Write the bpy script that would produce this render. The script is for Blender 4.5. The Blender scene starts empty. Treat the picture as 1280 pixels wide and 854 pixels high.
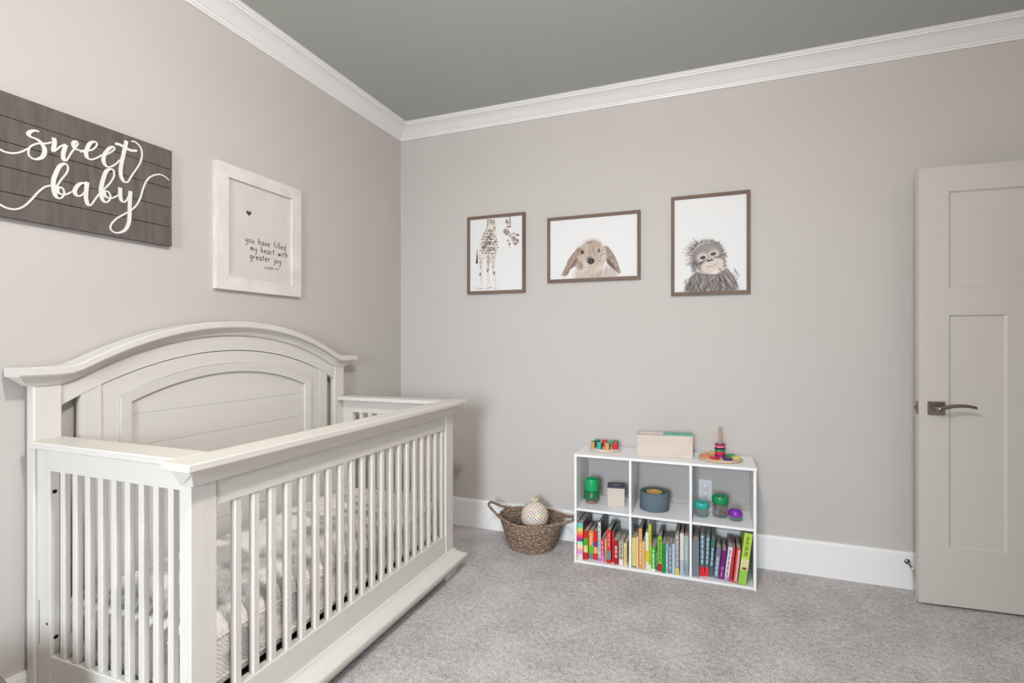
import bpy, bmesh, math, random
import numpy as np
from mathutils import Vector, Matrix
random.seed(7); rng = np.random.RandomState(7)
scn = bpy.context.scene
C = scn.collection
PI = math.pi
def rad(a): return a*PI/180

# ------------------------------------------------------------ camera
cd = bpy.data.cameras.new('camera'); cam = bpy.data.objects.new('camera', cd); C.objects.link(cam)
cam.location = (2.047, -3.114, 1.235)
cam.rotation_euler = (rad(90), 0, rad(21.05))
cd.sensor_width = 36.0; cd.lens = 639.75/1280*36.0
cd.shift_y = (428.07-427.0)/1280
cd.clip_start = .02
scn.camera = cam
# ------------------------------------------------------------ world, lights, exposure
w = bpy.data.worlds.new('world'); scn.world = w; w.use_nodes = True
w.node_tree.nodes['Background'].inputs[0].default_value = (.75, .85, 1, 1)
w.node_tree.nodes['Background'].inputs[1].default_value = .8
def area(name, loc, size, rot, power, col, spread=180):
    l = bpy.data.lights.new(name, 'AREA'); l.shape = 'RECTANGLE'; l.size, l.size_y = size
    l.energy = power; l.color = col; l.spread = rad(spread)
    o = bpy.data.objects.new(name, l); C.objects.link(o); o.location = loc; o.rotation_euler = rot
    return o
# daylight through the window in the wall behind the camera (light plane in the window opening)
area('window_daylight', (1.65, -5.80, 1.48), (.85, 1.3), (rad(70.5), 0, rad(10)), 39, (.82, .92, 1.0), 84)
# ceiling lamp in the middle of the room
l = bpy.data.lights.new('ceiling_lamp_light', 'POINT'); l.energy = 80; l.color = (1.0, .955, .925); l.shadow_soft_size = .07
o = bpy.data.objects.new('ceiling_lamp_light', l); C.objects.link(o); o.location = (1.80, -2.40, 2.47)
vs = scn.view_settings
vs.view_transform = 'Standard'; vs.look = 'None'; vs.gamma = 1; vs.use_curve_mapping = False
vs.exposure = 0.2
# ------------------------------------------------------------ materials
def s2l(c):
    return tuple(((v/255)/12.92 if v/255 <= .04045 else (((v/255)+.055)/1.055)**2.4) for v in c)
MC = {}
def mat(name, rgb, rough=.6, metal=0, noise=0, nscale=8, stretch=None, bump=0, bscale=200, bstretch=None, emit=None, spec=.5, trans=0, alpha=1):
    """procedural principled material; rgb is sRGB 0-255; noise varies the value slightly"""
    if name in MC: return MC[name]
    m = bpy.data.materials.new(name); m.use_nodes = True; MC[name] = m
    nt = m.node_tree; N = nt.nodes; L = nt.links; b = N['Principled BSDF']
    lin = s2l(rgb)
    b.inputs['Base Color'].default_value = (*lin, 1)
    b.inputs['Roughness'].default_value = rough; b.inputs['Metallic'].default_value = metal
    b.inputs['Specular IOR Level'].default_value = spec
    b.inputs['Transmission Weight'].default_value = trans; b.inputs['Alpha'].default_value = alpha
    tc = N.new('ShaderNodeTexCoord')
    def tex(scale, st, detail=4):
        n = N.new('ShaderNodeTexNoise'); n.inputs['Scale'].default_value = scale; n.inputs['Detail'].default_value = detail
        mp = N.new('ShaderNodeMapping'); L.new(tc.outputs['Object'], mp.inputs[0]); L.new(mp.outputs[0], n.inputs['Vector'])
        if st: mp.inputs['Scale'].default_value = st
        return n
    if noise:
        n = tex(nscale, stretch)
        r = N.new('ShaderNodeMapRange'); L.new(n.outputs['Fac'], r.inputs['Value'])
        r.inputs['From Min'].default_value = .3; r.inputs['From Max'].default_value = .7
        r.inputs['To Min'].default_value = 1-noise; r.inputs['To Max'].default_value = 1+noise*.6
        mx = N.new('ShaderNodeVectorMath'); mx.operation = 'SCALE'; mx.inputs[0].default_value = lin
        L.new(r.outputs[0], mx.inputs['Scale']); L.new(mx.outputs[0], b.inputs['Base Color'])
    if bump:
        n = tex(bscale, bstretch); bp = N.new('ShaderNodeBump'); bp.inputs['Strength'].default_value = bump
        bp.inputs['Distance'].default_value = .004
        L.new(n.outputs['Fac'], bp.inputs['Height']); L.new(bp.outputs[0], b.inputs['Normal'])
    return m
WALL = mat('wall_paint', (198, 192, 188), .75, noise=.015, nscale=3, bump=.05, bscale=300)
CEIL = mat('ceiling_paint', (182, 187, 182), .85, noise=.01, nscale=3)
TRIM = mat('trim_paint', (240, 239, 238), .45, noise=.01, nscale=5)
DOORM = mat('door_paint', (203, 197, 189), .4, noise=.012, nscale=6)
CRIB = mat('crib_paint_vertical_grain', (216, 211, 204), .5, noise=.035, nscale=30, stretch=(1, 1, .04), bump=.12, bscale=90, bstretch=(1, 1, .03))
CRIBH = mat('crib_paint_long_grain', (216, 211, 204), .5, noise=.035, nscale=30, stretch=(1, .04, 1), bump=.12, bscale=90, bstretch=(1, .03, 1))
CRIBX = mat('crib_paint_cross_grain', (216, 211, 204), .5, noise=.035, nscale=30, stretch=(.04, 1, 1), bump=.12, bscale=90, bstretch=(.03, 1, 1))
HOLE = mat('dark_hole', (18, 17, 17), .9)
BLACKM = mat('dark_metal_frame', (24, 23, 23), .6)
SHELF = mat('shelf_white_laminate', (238, 238, 239), .35, noise=.01, nscale=8)
STEEL = mat('brushed_nickel', (150, 140, 132), .32, metal=1)
SIGN = mat('sign_grey_brown_board', (100, 91, 87), .8, noise=.24, nscale=60, stretch=(1, 1, .16), bump=.4, bscale=80, bstretch=(1, 1, .1))
LETTER = mat('sign_white_paint', (226, 224, 220), .7, noise=.03, nscale=60)
WFRAME = mat('whitewashed_wood', (224, 217, 213), .7, noise=.11, nscale=18, stretch=(1, .5, .5), bump=.3, bscale=60)
WPANEL = mat('whitewashed_board', (214, 207, 204), .8, noise=.035, nscale=9, bump=.12, bscale=40)
INK = mat('charcoal_ink', (72, 66, 64), .8)
BROWNV = mat('walnut_stained_wood_vertical', (116, 94, 82), .65, noise=.3, nscale=22, stretch=(1, 1, .12), bump=.2, bscale=60, bstretch=(1, 1, .1))
BROWNH = mat('walnut_stained_wood_horizontal', (116, 94, 82), .65, noise=.3, nscale=22, stretch=(.12, 1, 1), bump=.2, bscale=60, bstretch=(.1, 1, 1))
PLY = mat('pale_birch_wood', (210, 196, 184), .6, noise=.1, nscale=20, stretch=(.15, 1, 1))
def attr_mat(name, rough=.8):
    m = bpy.data.materials.new(name); m.use_nodes = True; N = m.node_tree.nodes
    a = N.new('ShaderNodeAttribute'); a.attribute_name = 'Col'
    m.node_tree.links.new(a.outputs['Color'], N['Principled BSDF'].inputs['Base Color'])
    N['Principled BSDF'].inputs['Roughness'].default_value = rough
    return m
PRINT = attr_mat('art_print_paper')
def carpet_mat():
    m = bpy.data.materials.new('grey_carpet'); m.use_nodes = True; N = m.node_tree.nodes; L = m.node_tree.links
    b = N['Principled BSDF']; b.inputs['Roughness'].default_value = 1; b.inputs['Specular IOR Level'].default_value = .1
    b.inputs['Sheen Weight'].default_value = .25
    tc = N.new('ShaderNodeTexCoord')
    def nz(s, d):
        n = N.new('ShaderNodeTexNoise'); n.inputs['Scale'].default_value = s; n.inputs['Detail'].default_value = d
        L.new(tc.outputs['Object'], n.inputs['Vector']); return n
    f = nz(170, 3); g = nz(45, 4); h = nz(5, 3)
    def mth(op, a, bb):
        x = N.new('ShaderNodeMath'); x.operation = op
        for i, v in enumerate((a, bb)):
            if isinstance(v, (int, float)): x.inputs[i].default_value = v
            else: L.new(v, x.inputs[i])
        return x.outputs[0]
    s = mth('ADD', mth('MULTIPLY', f.outputs['Fac'], .55), mth('ADD', mth('MULTIPLY', g.outputs['Fac'], .27), mth('MULTIPLY', h.outputs['Fac'], .18)))
    r = N.new('ShaderNodeValToRGB'); L.new(s, r.inputs[0])
    r.color_ramp.elements[0].position = .36; r.color_ramp.elements[0].color = (*s2l((132, 126, 125)), 1)
    r.color_ramp.elements[1].position = .62; r.color_ramp.elements[1].color = (*s2l((228, 220, 219)), 1)
    L.new(r.outputs[0], b.inputs['Base Color'])
    bp = N.new('ShaderNodeBump'); bp.inputs['Strength'].default_value = .9; bp.inputs['Distance'].default_value = .012
    L.new(s, bp.inputs['Height']); L.new(bp.outputs[0], b.inputs['Normal'])
    return m
CARPET = carpet_mat()
def quilt_mat():
    m = bpy.data.materials.new('quilted_sheet'); m.use_nodes = True; N = m.node_tree.nodes; L = m.node_tree.links
    b = N['Principled BSDF']; b.inputs['Roughness'].default_value = .9
    tc = N.new('ShaderNodeTexCoord')
    n = N.new('ShaderNodeTexNoise'); n.inputs['Scale'].default_value = 7; n.inputs['Detail'].default_value = 2
    mp = N.new('ShaderNodeMapping'); mp.inputs['Scale'].default_value = (.6, 1.2, 1.6); L.new(tc.outputs['Object'], mp.inputs[0]); L.new(mp.outputs[0], n.inputs['Vector'])
    r = N.new('ShaderNodeValToRGB'); L.new(n.outputs['Fac'], r.inputs[0])
    e = r.color_ramp.elements; e[0].position = .40; e[0].color = (*s2l((190, 184, 184)), 1); e[1].position = .52; e[1].color = (*s2l((246, 240, 235)), 1)
    L.new(r.outputs[0], b.inputs['Base Color'])
    wv = N.new('ShaderNodeTexWave'); wv.bands_direction = 'DIAGONAL'; wv.inputs['Scale'].default_value = 46; wv.inputs['Distortion'].default_value = 7
    wv.inputs['Detail'].default_value = 2; L.new(tc.outputs['Object'], wv.inputs['Vector'])
    bp = N.new('ShaderNodeBump'); bp.inputs['Strength'].default_value = .45; bp.inputs['Distance'].default_value = .004
    L.new(wv.outputs['Fac'], bp.inputs['Height']); L.new(bp.outputs[0], b.inputs['Normal'])
    return m
QUILT = quilt_mat()
def col(rgb, rough=.45, **k): return mat('colour_%d_%d_%d_%d' % (*rgb, int(rough*100)), rgb, rough, **k)

# ------------------------------------------------------------ mesh helpers
def obj(name, bm, m=None, parent=None, smooth=False, loc=None):
    me = bpy.data.meshes.new(name); bmesh.ops.recalc_face_normals(bm, faces=bm.faces) ; bm.to_mesh(me); bm.free()
    for mm in (m if isinstance(m, (list, tuple)) else [m]):
        if mm: me.materials.append(mm)
    if smooth:
        me.shade_smooth() if hasattr(me, 'shade_smooth') else None
    o = bpy.data.objects.new(name, me); C.objects.link(o)
    if parent:
        o.parent = parent
    if loc: o.location = loc
    return o
def thing(name, label, cat, loc=(0, 0, 0), rz=0, group=None):
    o = bpy.data.objects.new(name, None); C.objects.link(o); o.empty_display_size = .05
    o.location = loc; o.rotation_euler = (0, 0, rz); o['label'] = label; o['category'] = cat
    if group: o['group'] = group
    return o
def tag(o, label, cat, group=None):
    o['label'] = label; o['category'] = cat
    if group: o['group'] = group
    return o
def struct(name, bm, m, parent=None, smooth=False):
    o = obj(name, bm, m, parent, smooth)
    if not parent: o['kind'] = 'structure'
    return o
def B(bm, x0, x1, y0, y1, z0, z1, bev=0, mi=0):
    """box, optionally with bevelled edges"""
    r = bmesh.ops.create_cube(bm, size=1)
    for v in r['verts']:
        v.co = Vector((x0+(v.co.x+.5)*(x1-x0), y0+(v.co.y+.5)*(y1-y0), z0+(v.co.z+.5)*(z1-z0)))
    fs = set(f for v in r['verts'] for f in v.link_faces)
    for f in fs: f.material_index = mi
    if bev:
        es = list(set(e for v in r['verts'] for e in v.link_edges))
        bmesh.ops.bevel(bm, geom=es, offset=bev, segments=1, affect='EDGES', profile=.5)
    return bm
def box(x0, x1, y0, y1, z0, z1, bev=0): return B(bmesh.new(), x0, x1, y0, y1, z0, z1, bev)
def sweep(bm, prof, frames, close=True):
    """prof: 2-D points; frames: list of functions p->Vector. Quad strips between consecutive copies, capped."""
    rings = [[bm.verts.new(f(p)) for p in prof] for f in frames]
    n = len(prof)
    for a, b in zip(rings, rings[1:]):
        for i in range(n if close else n-1):
            j = (i+1) % n
            bm.faces.new((a[i], a[j], b[j], b[i]))
    if close:
        bm.faces.new(rings[0]); bm.faces.new(rings[-1][::-1])
    return bm
def lathe(bm, prof, seg=24, cx=0, cy=0, cz=0, sx=1, sy=1, mi=0, cap=True):
    rings = []
    for r, z in prof:
        rings.append([bm.verts.new((cx+sx*r*math.cos(2*PI*i/seg), cy+sy*r*math.sin(2*PI*i/seg), cz+z)) for i in range(seg)])
    for a, b in zip(rings, rings[1:]):
        for i in range(seg):
            j = (i+1) % seg
            f = bm.faces.new((a[i], a[j], b[j], b[i])); f.material_index = mi; f.smooth = True
    if cap:
        f = bm.faces.new(rings[0][::-1]); f.material_index = mi
        f = bm.faces.new(rings[-1]); f.material_index = mi
    return bm
def tube(bm, pts, r, seg=8, closed=False, rr=None):
    pts = [Vector(p) for p in pts]; n = len(pts); rings = []
    up = Vector((0, 0, 1))
    for i, p in enumerate(pts):
        a = pts[(i-1) % n] if (closed or i > 0) else p; b = pts[(i+1) % n] if (closed or i < n-1) else p
        t = (b-a).normalized()
        u = t.cross(up)
        if u.length < .01: u = t.cross(Vector((1, 0, 0)))
        u.normalize(); v = t.cross(u).normalized()
        R = rr[i] if rr else r
        rings.append([bm.verts.new(p+u*R*math.cos(2*PI*k/seg)+v*R*math.sin(2*PI*k/seg)) for k in range(seg)])
    m = n if closed else n-1
    for i in range(m):
        a = rings[i]; b = rings[(i+1) % n]
        for k in range(seg):
            j = (k+1) % seg
            f = bm.faces.new((a[k], a[j], b[j], b[k])); f.smooth = True
    if not closed:
        bm.faces.new(rings[0][::-1]); bm.faces.new(rings[-1])
    return bm
def prism(bm, poly, f0, f1):
    """polygon (list of 2-D pts) extruded between maps f0 and f1"""
    a = [bm.verts.new(f0(p)) for p in poly]; b = [bm.verts.new(f1(p)) for p in poly]
    n = len(poly)
    fa = bm.faces.new(a); fb = bm.faces.new(b[::-1])
    for i in range(n):
        j = (i+1) % n; bm.faces.new((a[i], b[i], b[j], a[j]))
    return bm
def smoothstroke(pts, k=6):
    P = [np.array(p, float) for p in pts]; P = [2*P[0]-P[1]]+P+[2*P[-1]-P[-2]]; out = []
    for i in range(1, len(P)-2):
        for t in np.linspace(0, 1, k, endpoint=False):
            a, b, c, d = P[i-1:i+3]
            out.append(.5*((2*b)+(-a+c)*t+(2*a-5*b+4*c-d)*t*t+(-a+3*b-3*c+d)*t**3))
    out.append(P[-2]); return out
def ribbon(bm, pts, wfun, z0, z1, mapf, rise=0):
    """flat brush stroke with thickness; pts 2-D, wfun(i,direction)->width; mapf(p,h)->Vector"""
    n = len(pts); L = []; R = []
    for i in range(n):
        d = pts[min(i+1, n-1)]-pts[max(i-1, 0)]; d = d/(np.hypot(*d)+1e-9); nn = np.array([-d[1], d[0]])
        w_ = wfun(i/(n-1), d)/2; L.append(pts[i]+nn*w_); R.append(pts[i]-nn*w_)
    rings = [[bm.verts.new(mapf(L[i], z0)), bm.verts.new(mapf(L[i], z1+rise*i/n)), bm.verts.new(mapf(R[i], z1+rise*i/n)), bm.verts.new(mapf(R[i], z0))] for i in range(n)]
    for a, b in zip(rings, rings[1:]):
        for i in range(4):
            j = (i+1) % 4; bm.faces.new((a[i], a[j], b[j], b[i]))
    bm.faces.new(rings[0]); bm.faces.new(rings[-1][::-1])

# ------------------------------------------------------------ room shell
XR, YB, H = 3.78, -5.80, 2.742
struct('floor', box(-.1, 5.2, YB-.1, .1, -.08, 0), CARPET)
struct('ceiling', box(-.1, 5.2, YB-.1, .1, H, H+.08), CEIL)
struct('wall_left', box(-.1, 0, YB-.1, .1, 0, H), WALL)
struct('wall_back', box(0, 5.2, 0, .1, 0, H), WALL)
bm = bmesh.new()     # right wall with the doorway the open door belongs to, and the little hall behind it
B(bm, XR, XR+.1, -.10, 0, 0, H); B(bm, XR, XR+.1, -.93, -.10, 2.07, H); B(bm, XR, XR+.1, YB, -.93, 0, H)
struct('wall_right', bm, WALL)
bm = bmesh.new(); B(bm, 5.1, 5.2, YB, 0, 0, H); B(bm, XR+.1, 5.1, -1.7, -1.6, 0, H)
struct('wall_hall', bm, WALL)
WX0, WX1, WZ0, WZ1 = 1.32, 2.18, .76, 2.08
bm = bmesh.new()
B(bm, 0, WX0, YB-.1, YB, 0, H); B(bm, WX1, 5.2, YB-.1, YB, 0, H); B(bm, WX0, WX1, YB-.1, YB, 0, WZ0); B(bm, WX0, WX1, YB-.1, YB, WZ1, H)
struct('wall_front', bm, WALL)
bm = bmesh.new()     # window casing and sash behind the camera
for x0, x1, z0, z1 in ((WX0-.09, WX0, WZ0-.02, WZ1+.09), (WX1, WX1+.09, WZ0-.02, WZ1+.09), (WX0, WX1, WZ1, WZ1+.09), (WX0-.12, WX1+.12, WZ0-.05, WZ0)):
    B(bm, x0, x1, YB, YB+.02, z0, z1, .003)
struct('window_1', bm, TRIM)
# door casing
bm = bmesh.new()
B(bm, XR-.018, XR, -.10, -.03, 0, 2.15, .003); B(bm, XR-.018, XR, -1.0, -.93, 0, 2.15, .003); B(bm, XR-.018, XR, -.93, -.10, 2.07, 2.15, .003)
struct('trim_1', bm, TRIM)
# crown moulding
CP = [(0, 2.6615), (.011, 2.6615), (.013, 2.669), (.019, 2.671), (.021, 2.677), (.030, 2.683), (.042, 2.693), (.058, 2.706), (.076, 2.717), (.092, 2.7235), (.098, 2.7245), (.1, 2.730), (.109, 2.732), (.111, 2.737), (.119, 2.738), (.119, H), (0, H)]
def crown(name, a, b, f):
    bm = bmesh.new(); sweep(bm, CP, [lambda p, t=a: f(p, t, 0), lambda p, t=b: f(p, t, 1)]); struct(name, bm, TRIM)
crown('trim_2', 0, 0, lambda p, t, e: Vector(((XR-p[0]) if e else p[0], -p[0], p[1])))       # back wall, mitred
crown('trim_3', 0, 0, lambda p, t, e: Vector((p[0], (YB+p[0]) if e else -p[0], p[1])))        # left wall
crown('trim_4', 0, 0, lambda p, t, e: Vector((XR-p[0], (YB+p[0]) if e else -p[0], p[1])))
crown('trim_5', 0, 0, lambda p, t, e: Vector(((XR-p[0]) if e else p[0], YB+p[0], p[1])))
# baseboards
BP = [(0, 0), (.015, 0), (.015, .172), (.0125, .177), (.011, .1847), (0, .1847)]
def base(name, f0, f1): struct(name, sweep(bmesh.new(), BP, [f0, f1]), TRIM)
base('baseboard_back', lambda p: Vector((p[0], -p[0], p[1])), lambda p: Vector((XR-.02, -p[0], p[1])))
base('baseboard_left', lambda p: Vector((p[0], -p[0], p[1])), lambda p: Vector((p[0], YB+p[0], p[1])))
base('baseboard_front', lambda p: Vector((p[0], YB+p[0], p[1])), lambda p: Vector((XR, YB+p[0], p[1])))
base('baseboard_right', lambda p: Vector((XR-p[0], -1.0, p[1])), lambda p: Vector((XR-p[0], YB, p[1])))

# ceiling lamp above the frame (it gives the lamp light)
t = thing('ceiling_lamp', 'round flush ceiling lamp with white plate in the middle of the ceiling', 'lamp', (1.80, -2.40, H))
obj('ceiling_plate', lathe(bmesh.new(), [(.0, -.001), (.12, -.002), (.12, -.03), (.10, -.045), (.0, -.045)][::-1], 32, cap=False), TRIM, t)
obj('lamp_stem', lathe(bmesh.new(), [(.012, -.16), (.012, -.04)], 12), STEEL, t)

# ------------------------------------------------------------ door leaf, opened against the back wall
DW, DT, DH = .762, .035, 2.04
dr = bpy.data.objects.new('door_1', None); C.objects.link(dr); dr['kind'] = 'structure'
dr.location = (2.970, -.175, .012); dr.rotation_euler = (0, 0, rad(3.8))
bm = bmesh.new()
P = [(.118, .642, 1.473, 1.925), (.118, .336, .27, 1.350), (.426, .642, .27, 1.350)]   # recessed flat panels: one wide above, two tall below
B(bm, 0, DW, .009, DT-.009, 0, DH)
for ya, yb in ((0, .009), (DT-.009, DT)):
    B(bm, 0, .118, ya, yb, 0, DH); B(bm, .642, DW, ya, yb, 0, DH)
    B(bm, .118, .642, ya, yb, 0, .27); B(bm, .118, .642, ya, yb, 1.925, DH); B(bm, .118, .642, ya, yb, 1.350, 1.473)
    B(bm, .336, .426, ya, yb, .27, 1.350)
obj('door_leaf', bm, DOORM, dr)
for x0, x1, z0, z1 in P:
    bm = bmesh.new()                     # sloped sticking round each panel
    for k in range(4):
        q = [(x0, z0), (x1, z0), (x1, z1), (x0, z1)]; i = [(x0+.008, z0+.008), (x1-.008, z0+.008), (x1-.008, z1-.008), (x0+.008, z1-.008)]
        a, b = q[k], q[(k+1) % 4]; c, d = i[(k+1) % 4], i[k]
        vs_ = [bm.verts.new((a[0], .0015, a[1])), bm.verts.new((b[0], .0015, b[1])), bm.verts.new((c[0], .0088, c[1])), bm.verts.new((d[0], .0088, d[1]))]
        bm.faces.new(vs_)
        vs2 = [bm.verts.new((a[0], .0095, a[1])), bm.verts.new((b[0], .0095, b[1]))]
        bm.faces.new((vs_[0], vs_[1], vs2[1], vs2[0]))
    obj('panel_moulding', bm, DOORM, dr)
hd = obj('handle_plate', box(.033, .100, -.009, 0, .884, .947, .0015), STEEL, dr)
bm = bmesh.new()
tube(bm, [(.066, -.002, .916), (.066, -.045, .916)], .0105, 14)
n = 14; L_ = []
for i in range(n+1):
    u = i/n
    L_.append((.052+.150*u, -.052+.008*u, .915+.019*math.sin(PI*u*.8)))
rings = []
for i, p in enumerate(L_):
    hh = .0095-.0035*(i/n); ww = .007
    rings.append([bm.verts.new((p[0], p[1]+a*ww, p[2]+b*hh)) for a, b in ((-1, -.6), (-1, .6), (-.4, 1), (.6, 1), (1, .5), (1, -.5), (.5, -1), (-.5, -1))])
for a, b in zip(rings, rings[1:]):
    for k in range(8):
        f = bm.faces.new((a[k], a[(k+1) % 8], b[(k+1) % 8], b[k])); f.smooth = True
bm.faces.new(rings[0]); bm.faces.new(rings[-1][::-1])
obj('handle_lever', bm, STEEL, dr)
bm = bmesh.new(); B(bm, -.0015, .001, .006, .029, .885, .945); obj('latch_plate', bm, STEEL, dr)
obj('latch_bolt', box(-.012, .0, .012, .023, .906, .924, .002), STEEL, dr)
for z in (.25, 1.02, 1.78):
    obj('door_hinge', lathe(bmesh.new(), [(.007, z-.045), (.007, z+.045)], 10, DW+.004, DT), STEEL, dr)
# door stop on the baseboard
t = thing('door_stop', 'small nickel door stop with white rubber tip on the baseboard beside the door', 'door stop', (2.972, -.015, .139))
bm = bmesh.new(); 
for v in lathe(bm, [(.013, 0), (.013, .004), (.009, .007), (.0, .0075)], 16, cap=False).verts: v.co = Vector((v.co.x, -v.co.z, v.co.y))
obj('stop_base', bm, STEEL, t)
obj('stop_rod', tube(bmesh.new(), [(0, -.004, 0), (.002, -.02, -.003), (.006, -.038, -.012), (.008, -.045, -.016)], .0045, 10), STEEL, t)
obj('rubber_tip', tube(bmesh.new(), [(.008, -.044, -.0155), (.0105, -.056, -.022)], .008, 12), col((215, 208, 196), .7), t)
# outlet
t = thing('wall_outlet', 'white electrical outlet with two round safety caps on the wall behind the toy shelf', 'outlet', (2.027, 0, .395))
obj('cover_plate', box(-.036, .036, -.006, 0, -.06, .06, .002), SHELF, t)
for z in (.021, -.021):
    bm = bmesh.new()
    for v in lathe(bm, [(.019, .005), (.019, .009), (.014, .011), (.0, .0115)], 20, cap=False).verts: v.co = Vector((v.co.x, -v.co.z, v.co.y+z))
    obj('safety_cap', bm, SHELF, t)

# ------------------------------------------------------------ crib
OX, OY, OZ, CK = .45, -1.46, .0417, 1.035      # design origin and size factor of the crib
QX, QY = .394, -1.402                          # where the crib stands
crib = thing('baby_crib', 'off-white painted wooden baby crib with arched panelled headboard and slatted sides', 'crib', (QX, QY, 0))
def part(name, bm, m, parent=None, smooth=False):
    o = obj(name, bm, m, parent or crib, smooth)
    o.data.transform(Matrix.Scale(CK, 4) @ Matrix.Translation((-OX, -OY, -OZ)))
    return o
YC = -1.468
def arc(v, apex, R): return apex-(R-math.sqrt(max(0, R*R-v*v)))
def capz(v):
    a = arc(v, 1.325, 1.275); k = .007; d = (a-1.16)/k
    return 1.16+k*math.log(1+math.exp(min(40, d))) if d < 35 else a
ND = 56
def vs_of(hl): return [hl*(-1+2*i/ND) for i in range(ND+1)]
# cap board that follows the arch
bm = bmesh.new(); prof = [(.086, -.028), (.086, 0), (.163, 0), (.166, -.004), (.166, -.023), (.162, -.028)]
sweep(bm, prof, [lambda p, v=v: Vector((p[0], YC+.006+v, capz(v)+p[1])) for v in vs_of(.772)])
part('headboard_cap', bm, CRIBH)
bm = bmesh.new(); prof = [(.087, -.028, 0), (.155, -.028, .760), (.152, -.031, .758), (.145, -.035, .752), (.136, -.043, .745), (.131, -.052, .733), (.128, -.058, .724), (.087, -.058, .724)]
sweep(bm, [(a, b, (c or .762)) for a, b, c in prof], [lambda p, s=i/ND*2-1: Vector((p[0], YC+s*p[2], capz(s*p[2])+p[1])) for i in range(ND+1)])
part('headboard_cove', bm, CRIBH)
for s in (-1, 1):
    y0, y1 = sorted((YC+s*.712, YC+s*.638))
    part('headboard_post', box(.085, .122, y0, y1, OZ, 1.109, .003), CRIB)
    y0, y1 = sorted((YC+s*.582, YC+s*.521))
    part('headboard_stile', box(.088, .115, y0, y1, .20, arc(.521, 1.20, 1.3)+.004), CRIB)
bm = bmesh.new(); vv = [.637*(-1+2*i/ND) for i in range(ND+1)]
up = [(v, capz(v)-.05) for v in vv]; lo = [(v, arc(v, 1.20, 1.30)+.0015) for v in vv]
for (a, b), (c, d) in zip(zip(up, up[1:]), zip(lo, lo[1:])):
    for x in (.088, .117): bm.faces.new([bm.verts.new((x, YC+q[0], q[1])) for q in (a, b, d, c)])
    bm.faces.new([bm.verts.new((x, YC+q[0], q[1])) for x, q in ((.088, c), (.088, d), (.117, d), (.117, c))])
bmesh.ops.remove_doubles(bm, verts=bm.verts, dist=1e-5)
part('headboard_top_rail', bm, CRIBH)
part('headboard_bottom_rail', box(.088, .115, YC-.637, YC+.637, .20, .32), CRIBH)
def arched_frame(ho, ao, Ro, hi, ai, Ri, zb, xo, xi, xback, n=30):
    """arched frame: outer half width/apex/radius, inner ones; front face slopes from xo (outer) to xi (inner)"""
    out = [(-ho, zb)]+[(v, arc(v, ao, Ro)) for v in [ho*(-1+2*i/n) for i in range(n+1)]]+[(ho, zb)]
    inn = [(-hi, zb)]+[(v, arc(v, ai, Ri)) for v in [hi*(-1+2*i/n) for i in range(n+1)]]+[(hi, zb)]
    bm = bmesh.new()
    def ring(pts, x): return [bm.verts.new((x, YC+p[0], p[1])) for p in pts]
    R = [ring(out, xback), ring(out, xo), ring(inn, xi), ring(inn, xback)]
    for a, b in zip(R, R[1:]+R[:1]):
        for i in range(len(a)-1): bm.faces.new((a[i], a[i+1], b[i+1], b[i]))
    return bm
part('arched_surround', arched_frame(.519, 1.1985, 1.30, .462, 1.146, 1.13, .322, .112, .112, .088), CRIBH)
bd = part('arched_bead', arched_frame(.461, 1.145, 1.13, .424, 1.108, 1.09, .322, .1195, .1165, .095), CRIBH)
zj = [.322, .49, .615, .738, .860, .976, 1.2]
for k, (za, zb) in enumerate(zip(zj, zj[1:])):
    za += .0004; zb -= .0004
    bm = bmesh.new(); n = 20
    if k < 5:
        B(bm, .092, .104, YC-.423, YC+.423, za, zb, .0009)
    else:
        vv = [.423*(-1+2*i/n) for i in range(n+1)]
        prism(bm, [(-.423, za)]+[(v, arc(v, 1.107, 1.09)) for v in vv]+[(.423, za)], lambda p: Vector((.092, YC+p[0], p[1])), lambda p: Vector((.104, YC+p[0], p[1])))
    part('headboard_plank', bm, CRIBH)
part('headboard_backing', box(.086, .091, YC-.45, YC+.45, .322, 1.02), CRIBH)
# ---- front rail side
FX0, FX1 = .758, .80
FC, FH = -1.455, .725
bm = bmesh.new(); B(bm, .762, .862, FC-.778, FC+.772, .913, .934, .003)
part('front_rail_cap', bm, CRIBH)
bm = bmesh.new()
prof = [(.765, .913, .76), (.847, .913, .76), (.845, .908, .758), (.838, .904, .751), (.827, .895, .742), (.818, .884, .734), (.813, .872, .729), (.812, .864, .727), (.801, .862, .725), (.765, .862, .725)]
sweep(bm, prof, [lambda p, s=s: Vector((p[0], FC+s*p[2], p[1])) for s in (-1, 1)])
part('front_cove', bm, CRIBH)
part('front_top_rail', box(.768, .797, -2.103, -.803, .793, .862), CRIBH)
part('front_bottom_rail', box(.765, .797, -2.103, -.803, .10, .254, .002), CRIBH)
for y in (-2.18, -.803+.0):
    y0, y1 = (y, y+.0755) if y < -2 else (y-.002, -.73)
    part('front_post', box(FX0, FX1, y0, y1, OZ, .862, .002), CRIB)
slat_me = None
def slat(x0, x1, y0, y1, z0, z1):
    return box(x0, x1, y0, y1, z0, z1, .0025)
proto = None
for k in range(20):
    y = -2.0405+.0633*k
    if proto is None: proto = part('front_slat', slat(.771, .792, y, y+.023, .253, .794), CRIB)
    else:
        o = proto.copy(); C.objects.link(o); o.parent = crib; o.location = (0, .0633*k*CK, 0)
bm = bmesh.new()
prof = [(.79, .163), (.806, .163), (.809, .157), (.816, .150), (.828, .142), (.842, .137), (.853, .135), (.862, .134), (.8655, .130), (.8655, .117), (.860, .114), (.857, .106), (.850, .102), (.850, .090), (.79, .090)]
sweep(bm, prof, [lambda p, s=s: Vector((p[0], FC+s*(FH+max(0, (p[0]-.80)*.55)), p[1])) for s in (-1, 1)])
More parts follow.
